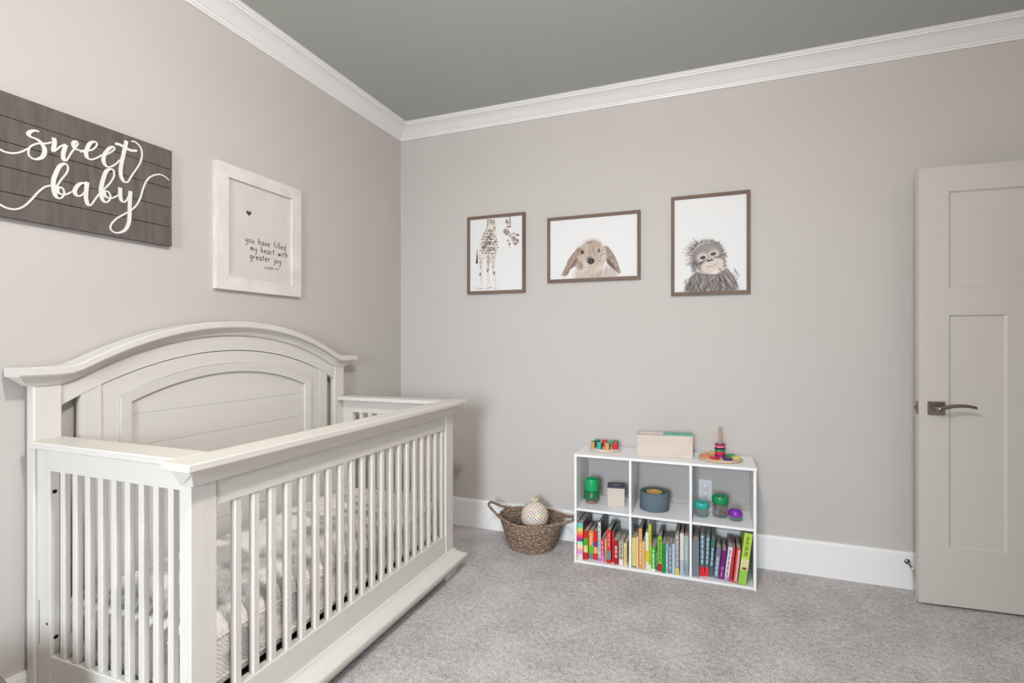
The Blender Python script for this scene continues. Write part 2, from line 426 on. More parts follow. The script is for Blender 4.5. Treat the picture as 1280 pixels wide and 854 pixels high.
part('bottom_moulding', bm, CRIBH)
for s in (-1, 1):
    y0, y1 = sorted((FC+s*(FH-.005), FC+s*(FH-.115)))
    part('front_foot', box(.775, .826, y0, y1, OZ, .090, .004), CRIBH)
# ---- the two end panels
for s, yo in ((-1, -2.172), (1, -.738)):
    yi = yo-s*.026; y0, y1 = min(yo, yi), max(yo, yi)
    cap0, cap1 = sorted((yo+s*.024, yo-s*.074))
    part('side_cap', box(.123, .762, cap0, cap1, .9135, .9345, .003), CRIBX)
    part('side_stile', box(.1225, .188, y0, y1, OZ+.01, .9135, .002), CRIB)
    part('side_top_rail', box(.188, FX0, y0+.001, y1-.001, .845, .9135, .001), CRIBX)
    part('side_bottom_rail', box(.188, FX0, y0+.001, y1-.001, .10, .285, .002), CRIBX)
    pr = None
    for k in range(9):
        x = .229+.0583*k
        if pr is None: pr = part('side_slat', slat(x, x+.021, (y0+y1)/2-.009, (y0+y1)/2+.009, .284, .846), CRIB)
        else:
            o = pr.copy(); C.objects.link(o); o.parent = crib; o.location = (.0583*k*CK, 0, 0)
# bolt holes of the near end, the slot in the near end stile
def disc(x, y, z, r, axis, seg=14):
    bm = bmesh.new(); vs_ = []
    for i in range(seg):
        a = 2*PI*i/seg; c, s_ = r*math.cos(a), r*math.sin(a)
        vs_.append(bm.verts.new((x, y+c, z+s_) if axis == 'x' else (x+c, y, z+s_)))
    bm.faces.new(vs_); return bm
for y, z in ((-2.160, .781), (-2.157, .337)): part('bolt_hole', disc(.1886, y, z, .0065, 'x'), HOLE)
part('bolt_hole', disc(.174, -2.1725, .381, .0045, 'y'), HOLE)
for z in (.570, .478): part('screw_cap', disc(.172, -2.1725, z, .003, 'y'), col((196, 196, 194)))
part('bracket_slot', box(.133, .1352, -2.1726, -2.1718, .312, .447), HOLE)
for z in (.51, .62): part('bolt_hole', disc(.70, -.7641, z, .004, 'y'), HOLE)
bm = bmesh.new()
B(bm, .15, .748, -2.13, -.78, .235, .256); 
part('mattress_support', bm, BLACKM)
# mattress
mt = thing('crib_mattress', 'quilted cream and grey mattress with sheet inside the crib', 'mattress', (QX+CK*.006, QY+CK*.005, CK*(.2575-OZ)))
def rounded(hx, hy, h, r, nx, ny, amp):
    bm = bmesh.new(); bmesh.ops.create_cube(bm, size=2)
    bmesh.ops.subdivide_edges(bm, edges=bm.edges[:], cuts=15, use_grid_fill=True)
    from mathutils import noise
    for v in bm.verts:
        p = v.co.copy(); q = Vector((p.x*hx, p.y*hy, p.z*h/2))
        c = Vector((max(-hx+r, min(hx-r, q.x)), max(-hy+r, min(hy-r, q.y)), max(-h/2+r, min(h/2-r, q.z))))
        d = q-c
        if d.length > 0:
            m = max(abs(d.x), abs(d.y), abs(d.z)); d = d.normalized()*m if m > 0 else d
        q = c+d
        q += Vector((0, 0, 1))*amp*noise.noise(q*9) if p.z > .5 else Vector((0, 0, 0))
        v.co = q+Vector((0, 0, h/2))
    for f in bm.faces: f.smooth = True
    return bm
m1 = obj('mattress_body', rounded(.308*CK, .682*CK, .182*CK, .03, 1, 1, .010), QUILT, mt)
for z in (.034, .155):
    pts = []
    for (sx, sy) in ((1, 1), (-1, 1), (-1, -1), (1, -1)):
        cx, cy = sx*(.308*CK-.035), sy*(.682*CK-.035); a0 = {(1, 1): 0, (-1, 1): 90, (-1, -1): 180, (1, -1): 270}[(sx, sy)]
        for k in range(5): a = rad(a0+k*22.5); pts.append((cx+.0355*math.cos(a), cy+.0355*math.sin(a), z))
    obj('piping', tube(bmesh.new(), pts, .003, 6, closed=True), QUILT, mt)

# ------------------------------------------------------------ sign on the left wall
sy0, sy1, sz0, sz1 = -2.66, -1.679, 1.621, 2.008
sg = thing('wooden_sign', 'grey-brown plank sign with white script lettering on the left wall above the crib', 'sign', (0, -2.17, 1.62))
def wpart(root, name, bm, m, smooth=False):
    o = obj(name, bm, m, root, smooth); o.location = -root.location; return o
ph = (sz1-sz0)/5
for k in range(5):
    wpart(sg, 'sign_plank', box(.008, .025+(.0006 if k % 2 else 0), sy0, sy1-(.0012 if k in (1, 3) else 0), sz0+k*ph+.0009, sz0+(k+1)*ph-.0009, .0012), SIGN)
wpart(sg, 'sign_backing', box(0, .008, sy0+.01, sy1-.004, sz0+.004, sz1-.004), SIGN)
STROKES = [[(-2.3143,1.8227),(-2.267,1.8303),(-2.2365,1.8262),(-2.2168,1.824),(-2.2088,1.8216),(-2.1987,1.821),(-2.1843,1.8239),(-2.1676,1.8333),(-2.1548,1.8447),(-2.1471,1.8528)],[(-2.119,1.9162),(-2.1309,1.9154),(-2.1427,1.907),(-2.1471,1.8968),(-2.141,1.8915),(-2.1265,1.8899),(-2.1154,1.8831),(-2.1064,1.8699),(-2.1046,1.8541),(-2.1109,1.8371),(-2.1243,1.8255),(-2.1375,1.8238),(-2.1462,1.8316),(-2.1471,1.8447),(-2.1427,1.8586),(-2.1331,1.8696),(-2.1176,1.879),(-2.0973,1.8864),(-2.0844,1.8961)],[(-2.0797,1.9112),(-2.0774,1.897),(-2.0793,1.8824),(-2.0807,1.8663),(-2.0718,1.875),(-2.06,1.8904),(-2.0455,1.9012)],[(-2.0455,1.9012),(-2.0494,1.8845),(-2.0533,1.8662),(-2.0513,1.8482),(-2.0431,1.8498),(-2.0309,1.8768),(-2.0185,1.9012),(-2.011,1.9154),(-2.015,1.9226),(-2.022,1.9172),(-2.0235,1.9052),(-2.016,1.8963),(-2.0009,1.8958),(-1.9882,1.902)],[(-2.0037,1.8911),(-1.9867,1.8995),(-1.9672,1.9112),(-1.9539,1.9283),(-1.9526,1.9397),(-1.9615,1.9414),(-1.9737,1.931),(-1.9824,1.9108),(-1.9863,1.8923),(-1.9815,1.8778),(-1.9694,1.876),(-1.9517,1.8883),(-1.9382,1.9013)],[(-1.9382,1.9013),(-1.9177,1.9134),(-1.9014,1.9292),(-1.8944,1.9393),(-1.8977,1.9458),(-1.9084,1.9395),(-1.9223,1.9194),(-1.9301,1.8991),(-1.9301,1.879),(-1.92,1.8671),(-1.9061,1.8716),(-1.8896,1.8871),(-1.8753,1.9073)],[(-1.8534,1.9841),(-1.8573,1.9628),(-1.8642,1.9292),(-1.8705,1.896),(-1.8739,1.869),(-1.8719,1.8463),(-1.8642,1.8315),(-1.8544,1.8292),(-1.846,1.8369),(-1.8336,1.8632),(-1.8159,1.8952),(-1.803,1.9234),(-1.7978,1.9519),(-1.802,1.9746),(-1.8133,1.9866),(-1.826,1.991),(-1.8376,1.9883)],[(-1.892,1.9597),(-1.8777,1.9617),(-1.8583,1.9573),(-1.8386,1.9538),(-1.8159,1.9606)],[(-2.3143,1.6723),(-2.267,1.6704),(-2.2365,1.6633),(-2.2168,1.6556),(-2.2007,1.6492),(-2.1801,1.6505),(-2.1591,1.6647),(-2.1397,1.6911),(-2.1221,1.7201),(-2.1041,1.7416),(-2.0858,1.7523)],[(-2.0741,1.7473),(-2.06,1.7766),(-2.0431,1.8072),(-2.0397,1.8282),(-2.048,1.8357),(-2.0623,1.8237),(-2.0741,1.7948),(-2.0811,1.7648),(-2.0797,1.7373),(-2.0741,1.7193),(-2.0647,1.7145),(-2.0552,1.7227),(-2.0504,1.737),(-2.0552,1.7509),(-2.0647,1.751),(-2.0713,1.7419),(-2.0647,1.7314),(-2.0455,1.7332),(-2.026,1.7494)],[(-1.983,1.7876),(-2.0009,1.7836),(-2.015,1.7668),(-2.0205,1.748),(-2.0135,1.7372),(-2.0009,1.7417),(-1.9882,1.7598),(-1.9804,1.7796)],[(-1.9824,1.7933),(-1.9845,1.7707),(-1.9863,1.7458),(-1.9845,1.7267),(-1.9781,1.7137),(-1.9694,1.7183),(-1.9584,1.7384),(-1.945,1.7619),(-1.9314,1.7806),(-1.9108,1.8092),(-1.8967,1.8388),(-1.8977,1.859),(-1.9084,1.8622),(-1.9223,1.8487),(-1.9314,1.8208),(-1.9382,1.7887),(-1.9392,1.7634),(-1.9346,1.7446),(-1.9246,1.7371),(-1.9131,1.7462),(-1.9084,1.7616),(-1.9131,1.7756),(-1.9246,1.7775),(-1.9301,1.7684),(-1.9223,1.7569),(-1.9061,1.7571),(-1.892,1.7659),(-1.8801,1.7784)],[(-1.8753,1.804),(-1.8753,1.7807),(-1.8729,1.7607),(-1.8632,1.7538),(-1.8534,1.7631),(-1.8435,1.7841)],[(-1.8396,1.8009),(-1.841,1.7742),(-1.8425,1.7423),(-1.8425,1.7108),(-1.846,1.6786),(-1.8583,1.6524),(-1.8777,1.6381),(-1.8967,1.6359),(-1.9084,1.6472),(-1.9038,1.666),(-1.8873,1.6876),(-1.8632,1.7086),(-1.841,1.7269),(-1.8209,1.7503),(-1.8056,1.7809),(-1.7953,1.8185),(-1.7848,1.8484),(-1.7716,1.8713),(-1.7501,1.8887),(-1.7281,1.8971),(-1.7086,1.8941),(-1.6932,1.8852)]]
bm = bmesh.new()
for si, st in enumerate(STROKES):
    pts = smoothstroke(st, 5)
    thin = .0052
    thick = .0128 if si not in (0, 7, 8) else .0075
    n = len(pts)
    def wf(t, d, thin=thin, thick=thick, si=si):
        k = max(0, -d[1])**1.6
        w_ = thin+(thick-thin)*k
        if si == 13 and t > .45: w_ = thin*(1.05 if t < .9 else .75)
        if si == 6 and t > .45: w_ = thin
        if si == 7: w_ = .009
        return w_*(.55 if t > .985 else 1)
    h = .0268+.00008*si
    ribbon(bm, pts, wf, .020, h, lambda p, hh: Vector((hh, p[0], p[1])), .0012)
wpart(sg, 'script_lettering', bm, LETTER)

# ------------------------------------------------------------ white framed verse beside it
fy0, fy1, fz0, fz1 = -1.477, -.978, 1.474, 2.042
vf = thing('framed_verse_board', 'whitewashed wooden frame with heart and small handwritten verse on the left wall', 'picture frame', (0, -1.227, 1.474))
def frame_bars(root, a0, a1, z0, z1, wd, d0, d1, mapf, mv, mh, name='frame_bar', bev=.0015):
    """four mitred bars; a = horizontal wall coordinate; mapf(a, depth, z)"""
    for k, q in enumerate((((a0, z0), (a0, z1), (a0+wd, z1-wd), (a0+wd, z0+wd)), ((a1, z0), (a1, z1), (a1-wd, z1-wd), (a1-wd, z0+wd)),
              ((a0, z1), (a1, z1), (a1-wd, z1-wd), (a0+wd, z1-wd)), ((a0, z0), (a1, z0), (a1-wd, z0+wd), (a0+wd, z0+wd)))):
        bm = bmesh.new(); cx = sum(p[0] for p in q)/4; cz = sum(p[1] for p in q)/4
        sh = [(cx+(p[0]-cx)*.9985, cz+(p[1]-cz)*.9985) for p in q]
        prism(bm, sh, lambda p: mapf(p[0], d0, p[1]), lambda p: mapf(p[0], d1, p[1]))
        o = wpart(root, name, bm, mv if k < 2 else mh)
LM = lambda a, d, z: Vector((d, a, z))
frame_bars(vf, fy0, fy1, fz0, fz1, .060, .0, .024, LM, WFRAME, WFRAME)
wpart(vf, 'verse_board', box(.002, .011, fy0+.05, fy1-.05, fz0+.05, fz1-.05), WPANEL)
bm = bmesh.new()
hp = []
for i in range(28):
    t_ = 2*PI*i/28; hp.append((-1.2975+.0148*math.sin(t_)**3/1.0, 1.8475+.0135*(13*math.cos(t_)-5*math.cos(2*t_)-2*math.cos(3*t_)-math.cos(4*t_))/16))
prism(bm, hp, lambda p: Vector((.010, p[0], p[1])), lambda p: Vector((.0116, p[0], p[1])))
wpart(vf, 'heart', bm, INK)
G = {  # single stroke letters: unit box, x height 1, baseline 0
 'a': (.8, [[(.7, .9), (.35, 1), (.05, .6), (.1, .1), (.4, 0), (.65, .3), (.7, .9)], [(.7, 1), (.7, .2), (.8, 0)]]),
 'd': (.8, [[(.65, .8), (.3, .9), (.05, .5), (.15, .05), (.45, 0), (.65, .4)], [(.68, 1.9), (.66, 0)]]),
 'e': (.75, [[(.05, .5), (.6, .6), (.5, .95), (.2, .9), (.05, .5), (.15, .1), (.4, 0), (.65, .15)]]),
 'f': (.6, [[(.6, 1.8), (.35, 1.9), (.25, 1.5), (.25, 0)], [(.0, 1), (.5, 1.05)]]),
 'g': (.8, [[(.65, .9), (.3, 1), (.05, .6), (.15, .15), (.5, .2), (.65, .9)], [(.68, 1), (.62, -.6), (.3, -.8), (.05, -.5)]]),
 'h': (.8, [[(.1, 1.9), (.12, 0)], [(.12, .6), (.35, 1), (.6, .8), (.62, 0)]]),
 'i': (.3, [[(.12, 1), (.14, 0)], [(.12, 1.5), (.14, 1.42)]]),
 'j': (.45, [[(.3, 1), (.28, -.5), (.0, -.7)], [(.3, 1.5), (.31, 1.42)]]),
 'l': (.3, [[(.12, 1.9), (.14, 0)]]),
 'm': (1.1, [[(.08, 1), (.08, 0)], [(.08, .6), (.3, 1), (.48, .8), (.5, 0)], [(.5, .6), (.72, 1), (.9, .8), (.92, 0)]]),
 'o': (.8, [[(.35, 1), (.08, .7), (.08, .25), (.35, 0), (.62, .25), (.62, .7), (.35, 1)]]),
 'p': (.8, [[(.1, 1), (.1, -.8)], [(.1, .8), (.4, 1), (.65, .6), (.4, 0), (.1, .15)]]),
 'r': (.6, [[(.1, 1), (.12, 0)], [(.12, .6), (.3, .95), (.5, .95)]]),
 's': (.65, [[(.55, .85), (.3, 1), (.1, .75), (.5, .35), (.35, .02), (.05, .1)]]),
 't': (.6, [[(.28, 1.6), (.28, 0)], [(.02, 1.05), (.55, 1.1)]]),
 'u': (.8, [[(.08, 1), (.1, .2), (.35, 0), (.6, .3)], [(.62, 1), (.64, 0)]]),
 'v': (.75, [[(.05, 1), (.32, 0), (.62, 1)]]),
 'w': (1.05, [[(.05, 1), (.25, 0), (.48, .8), (.7, 0), (.92, 1)]]),
 'y': (.75, [[(.06, 1), (.1, .4), (.35, .3), (.6, .5)], [(.64, 1), (.6, -.5), (.3, -.8), (.1, -.6)]]),
 '4': (.75, [[(.4, 1.5), (.05, .55), (.6, .55)], [(.5, 1.0), (.48, 0)]]), ':': (.3, [[(.1, .9), (.1, .8)], [(.1, .2), (.1, .1)]]),
 '7': (.7, [[(.05, 1.4), (.6, 1.4), (.25, 0)]]), ' ': (.75, [])}
def write(bm, text, x0, x1, base, xh, pen, mapf, h0, h1, sgn=1):
    tw = sum(G[c][0]+.28 for c in text)-.28; k = (x1-x0)/tw; x = x0
    for c in text:
        for st in G[c][1]:
            pts = [np.array((x+q[0]*k, base+q[1]*xh)) for q in st]
            ribbon(bm, smoothstroke(pts, 4), lambda t, d: pen, h0, h1, mapf)
        x += (G[c][0]+.28)*k
bm = bmesh.new(); MV = lambda p, hh: Vector((hh, p[0], p[1]))
for text, a, b, z, xh, pen in (('you have filled', -1.318, -1.070, 1.709, .016, .0034), ('my heart with', -1.289, -1.058, 1.672, .016, .0034), ('greater joy', -1.291, -1.103, 1.634, .016, .0034), ('psalm 4:7', -1.202, -1.116, 1.598, .0085, .0018)):
    write(bm, text, a, b, z, xh, pen, MV, .010, .0115)
wpart(vf, 'verse_lettering', bm, INK)

# ------------------------------------------------------------ three animal prints on the back wall
class Canvas:
    def __init__(s, x0, x1, z0, z1, bg, res=.0016):
        s.x0, s.z0 = x0, z0; s.nx = int(round((x1-x0)/res)); s.nz = int(round((z1-z0)/res)); s.x1, s.z1 = x1, z1
        s.X, s.Z = np.meshgrid(x0+(np.arange(s.nx)+.5)*(x1-x0)/s.nx, z0+(np.arange(s.nz)+.5)*(z1-z0)/s.nz)
        s.I = np.ones((s.nz, s.nx, 3))*np.array(bg)
        s.M = None
    def mp(s, p):
        M = s.M; return np.array([M[0][0]*p[0]+M[0][1]*p[1]+M[0][2], M[1][0]*p[0]+M[1][1]*p[1]+M[1][2]])
    def sc(s): return abs(s.M[0][0])
    def blend(s, a, c):
        a = a[..., None]; s.I = s.I*(1-a)+np.array(c)*a
    def ell(s, cx, cy, rx, ry, ang, c, al=1, soft=.15):
        p = s.mp((cx, cy)); k = s.sc(); t = rad(-ang)
        dx, dz = s.X-p[0], s.Z-p[1]
        u = (dx*math.cos(t)+dz*math.sin(t))/(rx*k); v = (-dx*math.sin(t)+dz*math.cos(t))/(ry*k)
        r = np.sqrt(u*u+v*v); s.blend(al*np.clip((1+soft-r)/(2*soft), 0, 1), c)
    def poly(s, pts, c, al=1, soft=3):
        P = [s.mp(q) for q in pts]; ins = np.zeros(s.X.shape, bool); d = np.full(s.X.shape, 9.)
        for a, b in zip(P, P[1:]+P[:1]):
            cond = ((a[1] > s.Z) != (b[1] > s.Z)); xx = a[0]+(s.Z-a[1])*(b[0]-a[0])/((b[1]-a[1]) or 1e-9)
            ins ^= cond & (s.X < xx); d = np.minimum(d, s.dist(a, b, s.X, s.Z))
        sd = np.where(ins, d, -d)/(soft*s.sc()); s.blend(al*np.clip(sd+.5, 0, 1), c)
    @staticmethod
    def dist(a, b, X, Z):
        ab = b-a; t = np.clip(((X-a[0])*ab[0]+(Z-a[1])*ab[1])/(ab@ab+1e-12), 0, 1)
        return np.hypot(X-a[0]-t*ab[0], Z-a[1]-t*ab[1])
    def stroke(s, pts, w0, w1, c, al=1):
        P = [s.mp(q) for q in pts]; k = s.sc(); n = len(P)-1
        for i, (a, b) in enumerate(zip(P, P[1:])):
            w_ = (w0+(w1-w0)*i/max(1, n))*k; pad = w_+.003
            i0 = max(0, int((min(a[0], b[0])-pad-s.x0)/(s.x1-s.x0)*s.nx)); i1 = min(s.nx, int((max(a[0], b[0])+pad-s.x0)/(s.x1-s.x0)*s.nx)+2)
            j0 = max(0, int((min(a[1], b[1])-pad-s.z0)/(s.z1-s.z0)*s.nz)); j1 = min(s.nz, int((max(a[1], b[1])+pad-s.z0)/(s.z1-s.z0)*s.nz)+2)
            if i1 <= i0 or j1 <= j0: continue
            d = s.dist(a, b, s.X[j0:j1, i0:i1], s.Z[j0:j1, i0:i1])
            al_ = (al*np.clip((w_/2-d)/.0012+.5, 0, 1))[..., None]
            s.I[j0:j1, i0:i1] = s.I[j0:j1, i0:i1]*(1-al_)+np.array(c)*al_
    def hair(s, x, y, ang, ln, w_, c, al=.8, curl=.3):
        pts = [(x, y)]; a = ang
        for i in range(4):
            pts.append((pts[-1][0]+ln/4*math.cos(rad(a)), pts[-1][1]+ln/4*math.sin(rad(a)))); a += curl*25*rng.uniform(-1, 1)
        s.stroke(pts, w_, w_*.3, c, al)
    def build(s, root, y, name='print'):
        nx, nz = s.nx, s.nz; me = bpy.data.meshes.new(name)
        xs = np.linspace(s.x0, s.x1, nx+1); zs = np.linspace(s.z0, s.z1, nz+1)
        XX, ZZ = np.meshgrid(xs, zs); co = np.stack([XX, np.full_like(XX, y), ZZ], -1).reshape(-1, 3)
        idx = np.arange((nx+1)*(nz+1)).reshape(nz+1, nx+1)
        q = np.stack([idx[:-1, :-1], idx[:-1, 1:], idx[1:, 1:], idx[1:, :-1]], -1).reshape(-1, 4)
        me.vertices.add(len(co)); me.vertices.foreach_set('co', co.ravel())
        me.loops.add(q.size); me.loops.foreach_set('vertex_index', q.ravel().astype(np.int32))
        me.polygons.add(len(q)); me.polygons.foreach_set('loop_start', np.arange(0, q.size, 4, dtype=np.int32)); me.polygons.foreach_set('loop_total', np.full(len(q), 4, dtype=np.int32))
        me.update(calc_edges=True)
        at = me.color_attributes.new('Col', 'FLOAT_COLOR', 'CORNER')
        im = np.clip(s.I.reshape(-1, 3)/255, 0, 1); im = np.where(im <= .04045, im/12.92, ((im+.055)/1.055)**2.4)
        cc = np.repeat(np.concatenate([im, np.ones((len(im), 1))], 1), 4, axis=0)
        at.data.foreach_set('color', cc.ravel())
        me.materials.append(PRINT)
        o = bpy.data.objects.new(name, me); C.objects.link(o); o.parent = root; o.location = -root.location
        return o
BM = lambda a, d, z: Vector((a, -d, z))
def framed(name, label, x0, x1, z0, z1):
    r = thing(name, label, 'picture', ((x0+x1)/2, 0, z0), group='framed animal pictures')
    frame_bars(r, x0, x1, z0, z1, .0185, 0, .021, BM, BROWNV, BROWNH)
    wpart(r, 'backing_board', box(x0+.01, x1-.01, -.010, 0, z0+.01, z1-.01), PLY)
    return r, Canvas(x0+.012, x1-.012, z0+.012, z1-.012, (229, 228, 228))
U = rng.uniform
# giraffe
r, c = framed('framed_giraffe_print', 'brown wooden frame with a giraffe picture, leftmost and smallest of the three animal pictures', .534, .944, 1.557, 2.073)
c.M = [[0.000401, -0.0, 0.568992], [-2.9e-05, -0.000369, 2.077894]]
pale = (222, 214, 206); spot = (140, 120, 106); dk = (98, 82, 74)
c.poly([(262, 40), (410, 40), (425, 250), (455, 420), (450, 640), (420, 760), (395, 1000), (405, 1180), (380, 1180), (360, 960), (330, 800), (300, 1000), (285, 1250), (262, 1250), (262, 960), (240, 780), (200, 800), (195, 960), (175, 1200), (150, 1200), (130, 900), (105, 760), (110, 560), (160, 400), (235, 300), (262, 200)], pale, .8, 14)
c.poly([(585, 10), (680, 10), (690, 200), (650, 240), (600, 220)], pale, .8, 10)
for gy in range(9):                                      # body patches on a jittered lattice
    for gx in range(7):
        y = 262+gy*50+U(-8, 8); x = 140+gx*52+(gy % 2)*26+U(-8, 8)
        half = 75+80*min(1, (y-250)/170) if y < 560 else 160-(y-560)*.12
        cx_ = 315 if y < 400 else 300
        if abs(x-cx_) > half: continue
        k = 1.1-.5*abs(x-cx_)/190
        c.poly([(x+rr*k*math.cos(q_), y+rr*k*1.05*math.sin(q_)) for q_, rr in [(2*PI*j/6+.3, U(19, 28)) for j in range(6)]], spot if U(0, 1) < .7 else (122, 102, 90), U(.65, .95), 5)
for x, y, r_ in ((205, 560, 36), (300, 478, 28), (250, 490, 24), (330, 410, 26), (285, 380, 22), (390, 585, 20), (410, 455, 20)): c.ell(x, y, r_, r_*.8, U(-30, 30), dk, .75, .35)
for i in range(34):
    x = U(262, 410); y = U(60, 260); c.stroke([(x, y), (x+U(-14, 14), y+U(25, 55))], U(7, 15), 4, spot, U(.5, .8))
for x in (270, 402): c.stroke([(x, 50), (x+4, 150), (x+14*(1 if x > 300 else -1), 260)], 7, 6, dk, .6)
for i in range(120):
    leg = ((165, 205), (300, 330), (385, 425))[i % 3]; y = U(700, 940 if i % 3 != 1 else 880)
    c.ell(leg[0]-10+U(-32, 32)*(1-(y-700)/420), y, U(4, 9), U(4, 10), U(0, 90), spot, .6, .4)
c.ell(295, 780, 30, 75, 0, (178, 164, 156), .6, .5); c.stroke([(290, 840), (285, 960)], 34, 16, (180, 166, 158), .6)
for x, y in ((143, 1045), (278, 975), (395, 1015)): c.ell(x, y, 15, 28, 10, dk, .85, .4); c.stroke([(x+18, y+30), (x+28, y+230)], 9, 8, (176, 164, 156), .6)
c.poly([(80, 640), (95, 700), (102, 840), (88, 860), (62, 850), (72, 740)], (62, 54, 50), .95, 6)
c.stroke([(85, 600), (92, 650)], 14, 18, spot, .8)
for x, y in ((85, 1300), (320, 1275), (425, 1285), (280, 1290), (165, 1305)): c.ell(x, y, 34, 9, 0, (168, 160, 156), .7, .6)
c.poly([(590, 70), (625, 75), (655, 110), (640, 150), (600, 120)], spot, .9, 7); c.stroke([(672, 20), (680, 120), (672, 190)], 20, 22, spot, .85)
c.poly([(612, 170), (650, 190), (655, 215), (622, 205)], dk, .8, 6); c.stroke([(655, 190), (690, 195)], 14, 10, dk, .8)
c.poly([(560, 250), (600, 228), (650, 240), (665, 285), (735, 360), (800, 410), (825, 455), (800, 500), (760, 512), (720, 460), (690, 400), (620, 340), (575, 320)], (196, 180, 168), .9, 8)
c.ell(592, 275, 34, 40, -20, (150, 130, 116), .9, .4); c.ell(645, 285, 15, 11, 30, (40, 34, 32), .95, .3); c.ell(612, 325, 12, 14, 0, (50, 42, 40), .9, .3)
c.ell(745, 400, 38, 30, 40, (148, 130, 118), .8, .4); c.ell(800, 440, 26, 28, 0, (120, 104, 94), .85, .4); c.ell(765, 490, 28, 20, 20, (110, 96, 88), .85, .4); c.ell(775, 460, 22, 14, -40, (226, 220, 214), .9, .3)
c.ell(737, 312, 14, 12, 0, (56, 48, 46), .9, .4); c.poly([(765, 335), (790, 318), (830, 330), (838, 345), (800, 358)], (70, 66, 66), .85, 6)
c.ell(640, 435, 12, 16, 0, (70, 60, 56), .85, .4); c.ell(665, 500, 13, 24, 0, (70, 62, 60), .85, .4); c.ell(668, 560, 8, 16, 0, (140, 130, 126), .6, .4)
for i in range(26): c.hair(U(600, 780), U(260, 470), U(20, 60), U(15, 35), 4, (128, 110, 100), .4)
c.build(r, -.0115)
# rabbit
r, c = framed('framed_rabbit_print', 'wide brown wooden frame with a lop-eared rabbit picture, middle of the three animal pictures', 1.094, 1.668, 1.611, 2.019)
c.M = [[0.000376, -0.0, 1.153212], [-2.2e-05, -0.000372, 1.924197]]
c.ell(900, 690, 110, 130, 0, (196, 182, 172), .9, .35)
c.ell(560, 700, 270, 170, 0, (206, 196, 184), 1, .15)
c.poly([(410, 250), (350, 270), (280, 350), (190, 470), (150, 580), (100, 700), (95, 730), (150, 735), (200, 700), (230, 620), (330, 560), (370, 480), (400, 380)], (158, 136, 124), 1, 14)
c.poly([(790, 230), (860, 240), (930, 330), (990, 440), (1030, 560), (1055, 650), (1040, 680), (960, 620), (870, 540), (820, 440), (800, 330)], (160, 140, 130), 1, 14)
c.poly([(820, 330), (850, 420), (960, 560), (1040, 670), (940, 600), (850, 520), (815, 440)], (92, 82, 84), .8, 16)
c.poly([(380, 400), (350, 470), (300, 540), (220, 620), (170, 710), (150, 720), (210, 590), (290, 500), (350, 420)], (110, 84, 80), .75, 16)
c.ell(600, 400, 240, 210, 0, (198, 184, 170), 1, .1); c.ell(600, 270, 160, 150, 0, (190, 172, 156), 1, .2)
c.ell(520, 520, 110, 90, 10, (214, 204, 194), .9, .3); c.ell(680, 530, 120, 90, -10, (216, 200, 190), .9, .3); c.ell(770, 420, 60, 110, 0, (224, 214, 204), .8, .4)
c.ell(395, 540, 62, 75, 0, (140, 122, 114), .75, .5); c.ell(600, 300, 60, 120, 4, (176, 154, 136), .6, .6); c.ell(690, 500, 90, 60, -10, (176, 158, 152), .5, .6); c.ell(395, 310, 45, 60, 0, (120, 92, 76), .65, .5)
c.ell(570, 165, 60, 22, -10, (110, 88, 76), .7, .5)
cl = [(140, 122, 110), (220, 208, 196), (166, 148, 134), (110, 95, 87), (232, 224, 216)]
for i in range(1500):                                    # fur over head and chest
    a = U(0, 2*PI); q = U(0, 1)**.5
    if i % 3: x, y = 600+235*q*math.cos(a), 390+210*q*math.sin(a)-20; ang = -90+(x-600)*.25+U(-25, 25)
    else: x, y = 570+250*q*math.cos(a), 690+100*q*math.sin(a); ang = 90+(x-570)*.1+U(-25, 25)
    if y > 765: continue
    c.hair(x, y, ang, U(35, 80), U(3, 6), cl[int(U(0, 5))], U(.2, .5), .15)
for i in range(420):
    t_ = U(0, 1)
    if i % 2: x, y = 380-260*t_+U(-38, 38), 300+400*t_+U(-45, 45)*(1-t_*.6); ang = 122
    else: x, y = 850+180*t_+U(-28, 35), 290+350*t_+U(-35, 35)*(1-t_*.6); ang = 62
    c.hair(x, y, ang+U(-10, 10), U(30, 70), U(3, 7), [(124, 102, 94), (196, 176, 164), (90, 74, 72), (214, 200, 190)][int(U(0, 4))], U(.3, .6), .15)
for i in range(60): c.hair(U(470, 720), U(120, 170), -90+U(-45, 45), U(25, 45), 5, (232, 222, 212), .5)
c.ell(440, 330, 26, 32, 0, (52, 36, 30), .95, .25); c.ell(447, 320, 7, 8, 0, (190, 180, 170), .8, .3)
c.ell(712, 305, 15, 32, 0, (50, 42, 40), .95, .3); c.ell(716, 296, 4, 7, 0, (210, 205, 200), .8, .3)
c.ell(580, 478, 58, 48, 0, (46, 42, 42), .97, .2); c.ell(575, 478, 22, 18, 0, (84, 80, 82), .8, .4); c.ell(545, 432, 40, 22, -20, (84, 66, 58), .6, .5)
c.stroke([(575, 520), (572, 580)], 12, 10, (90, 72, 66), .8); c.stroke([(572, 580), (520, 590), (470, 565)], 9, 5, (120, 100, 92), .5); c.stroke([(572, 580), (640, 595)], 9, 5, (120, 100, 92), .5)
c.stroke([(440, 600), (400, 560)], 18, 8, (100, 88, 86), .5); c.stroke([(835, 560), (825, 690)], 16, 12, (120, 106, 100), .5)
c.build(r, -.0115)
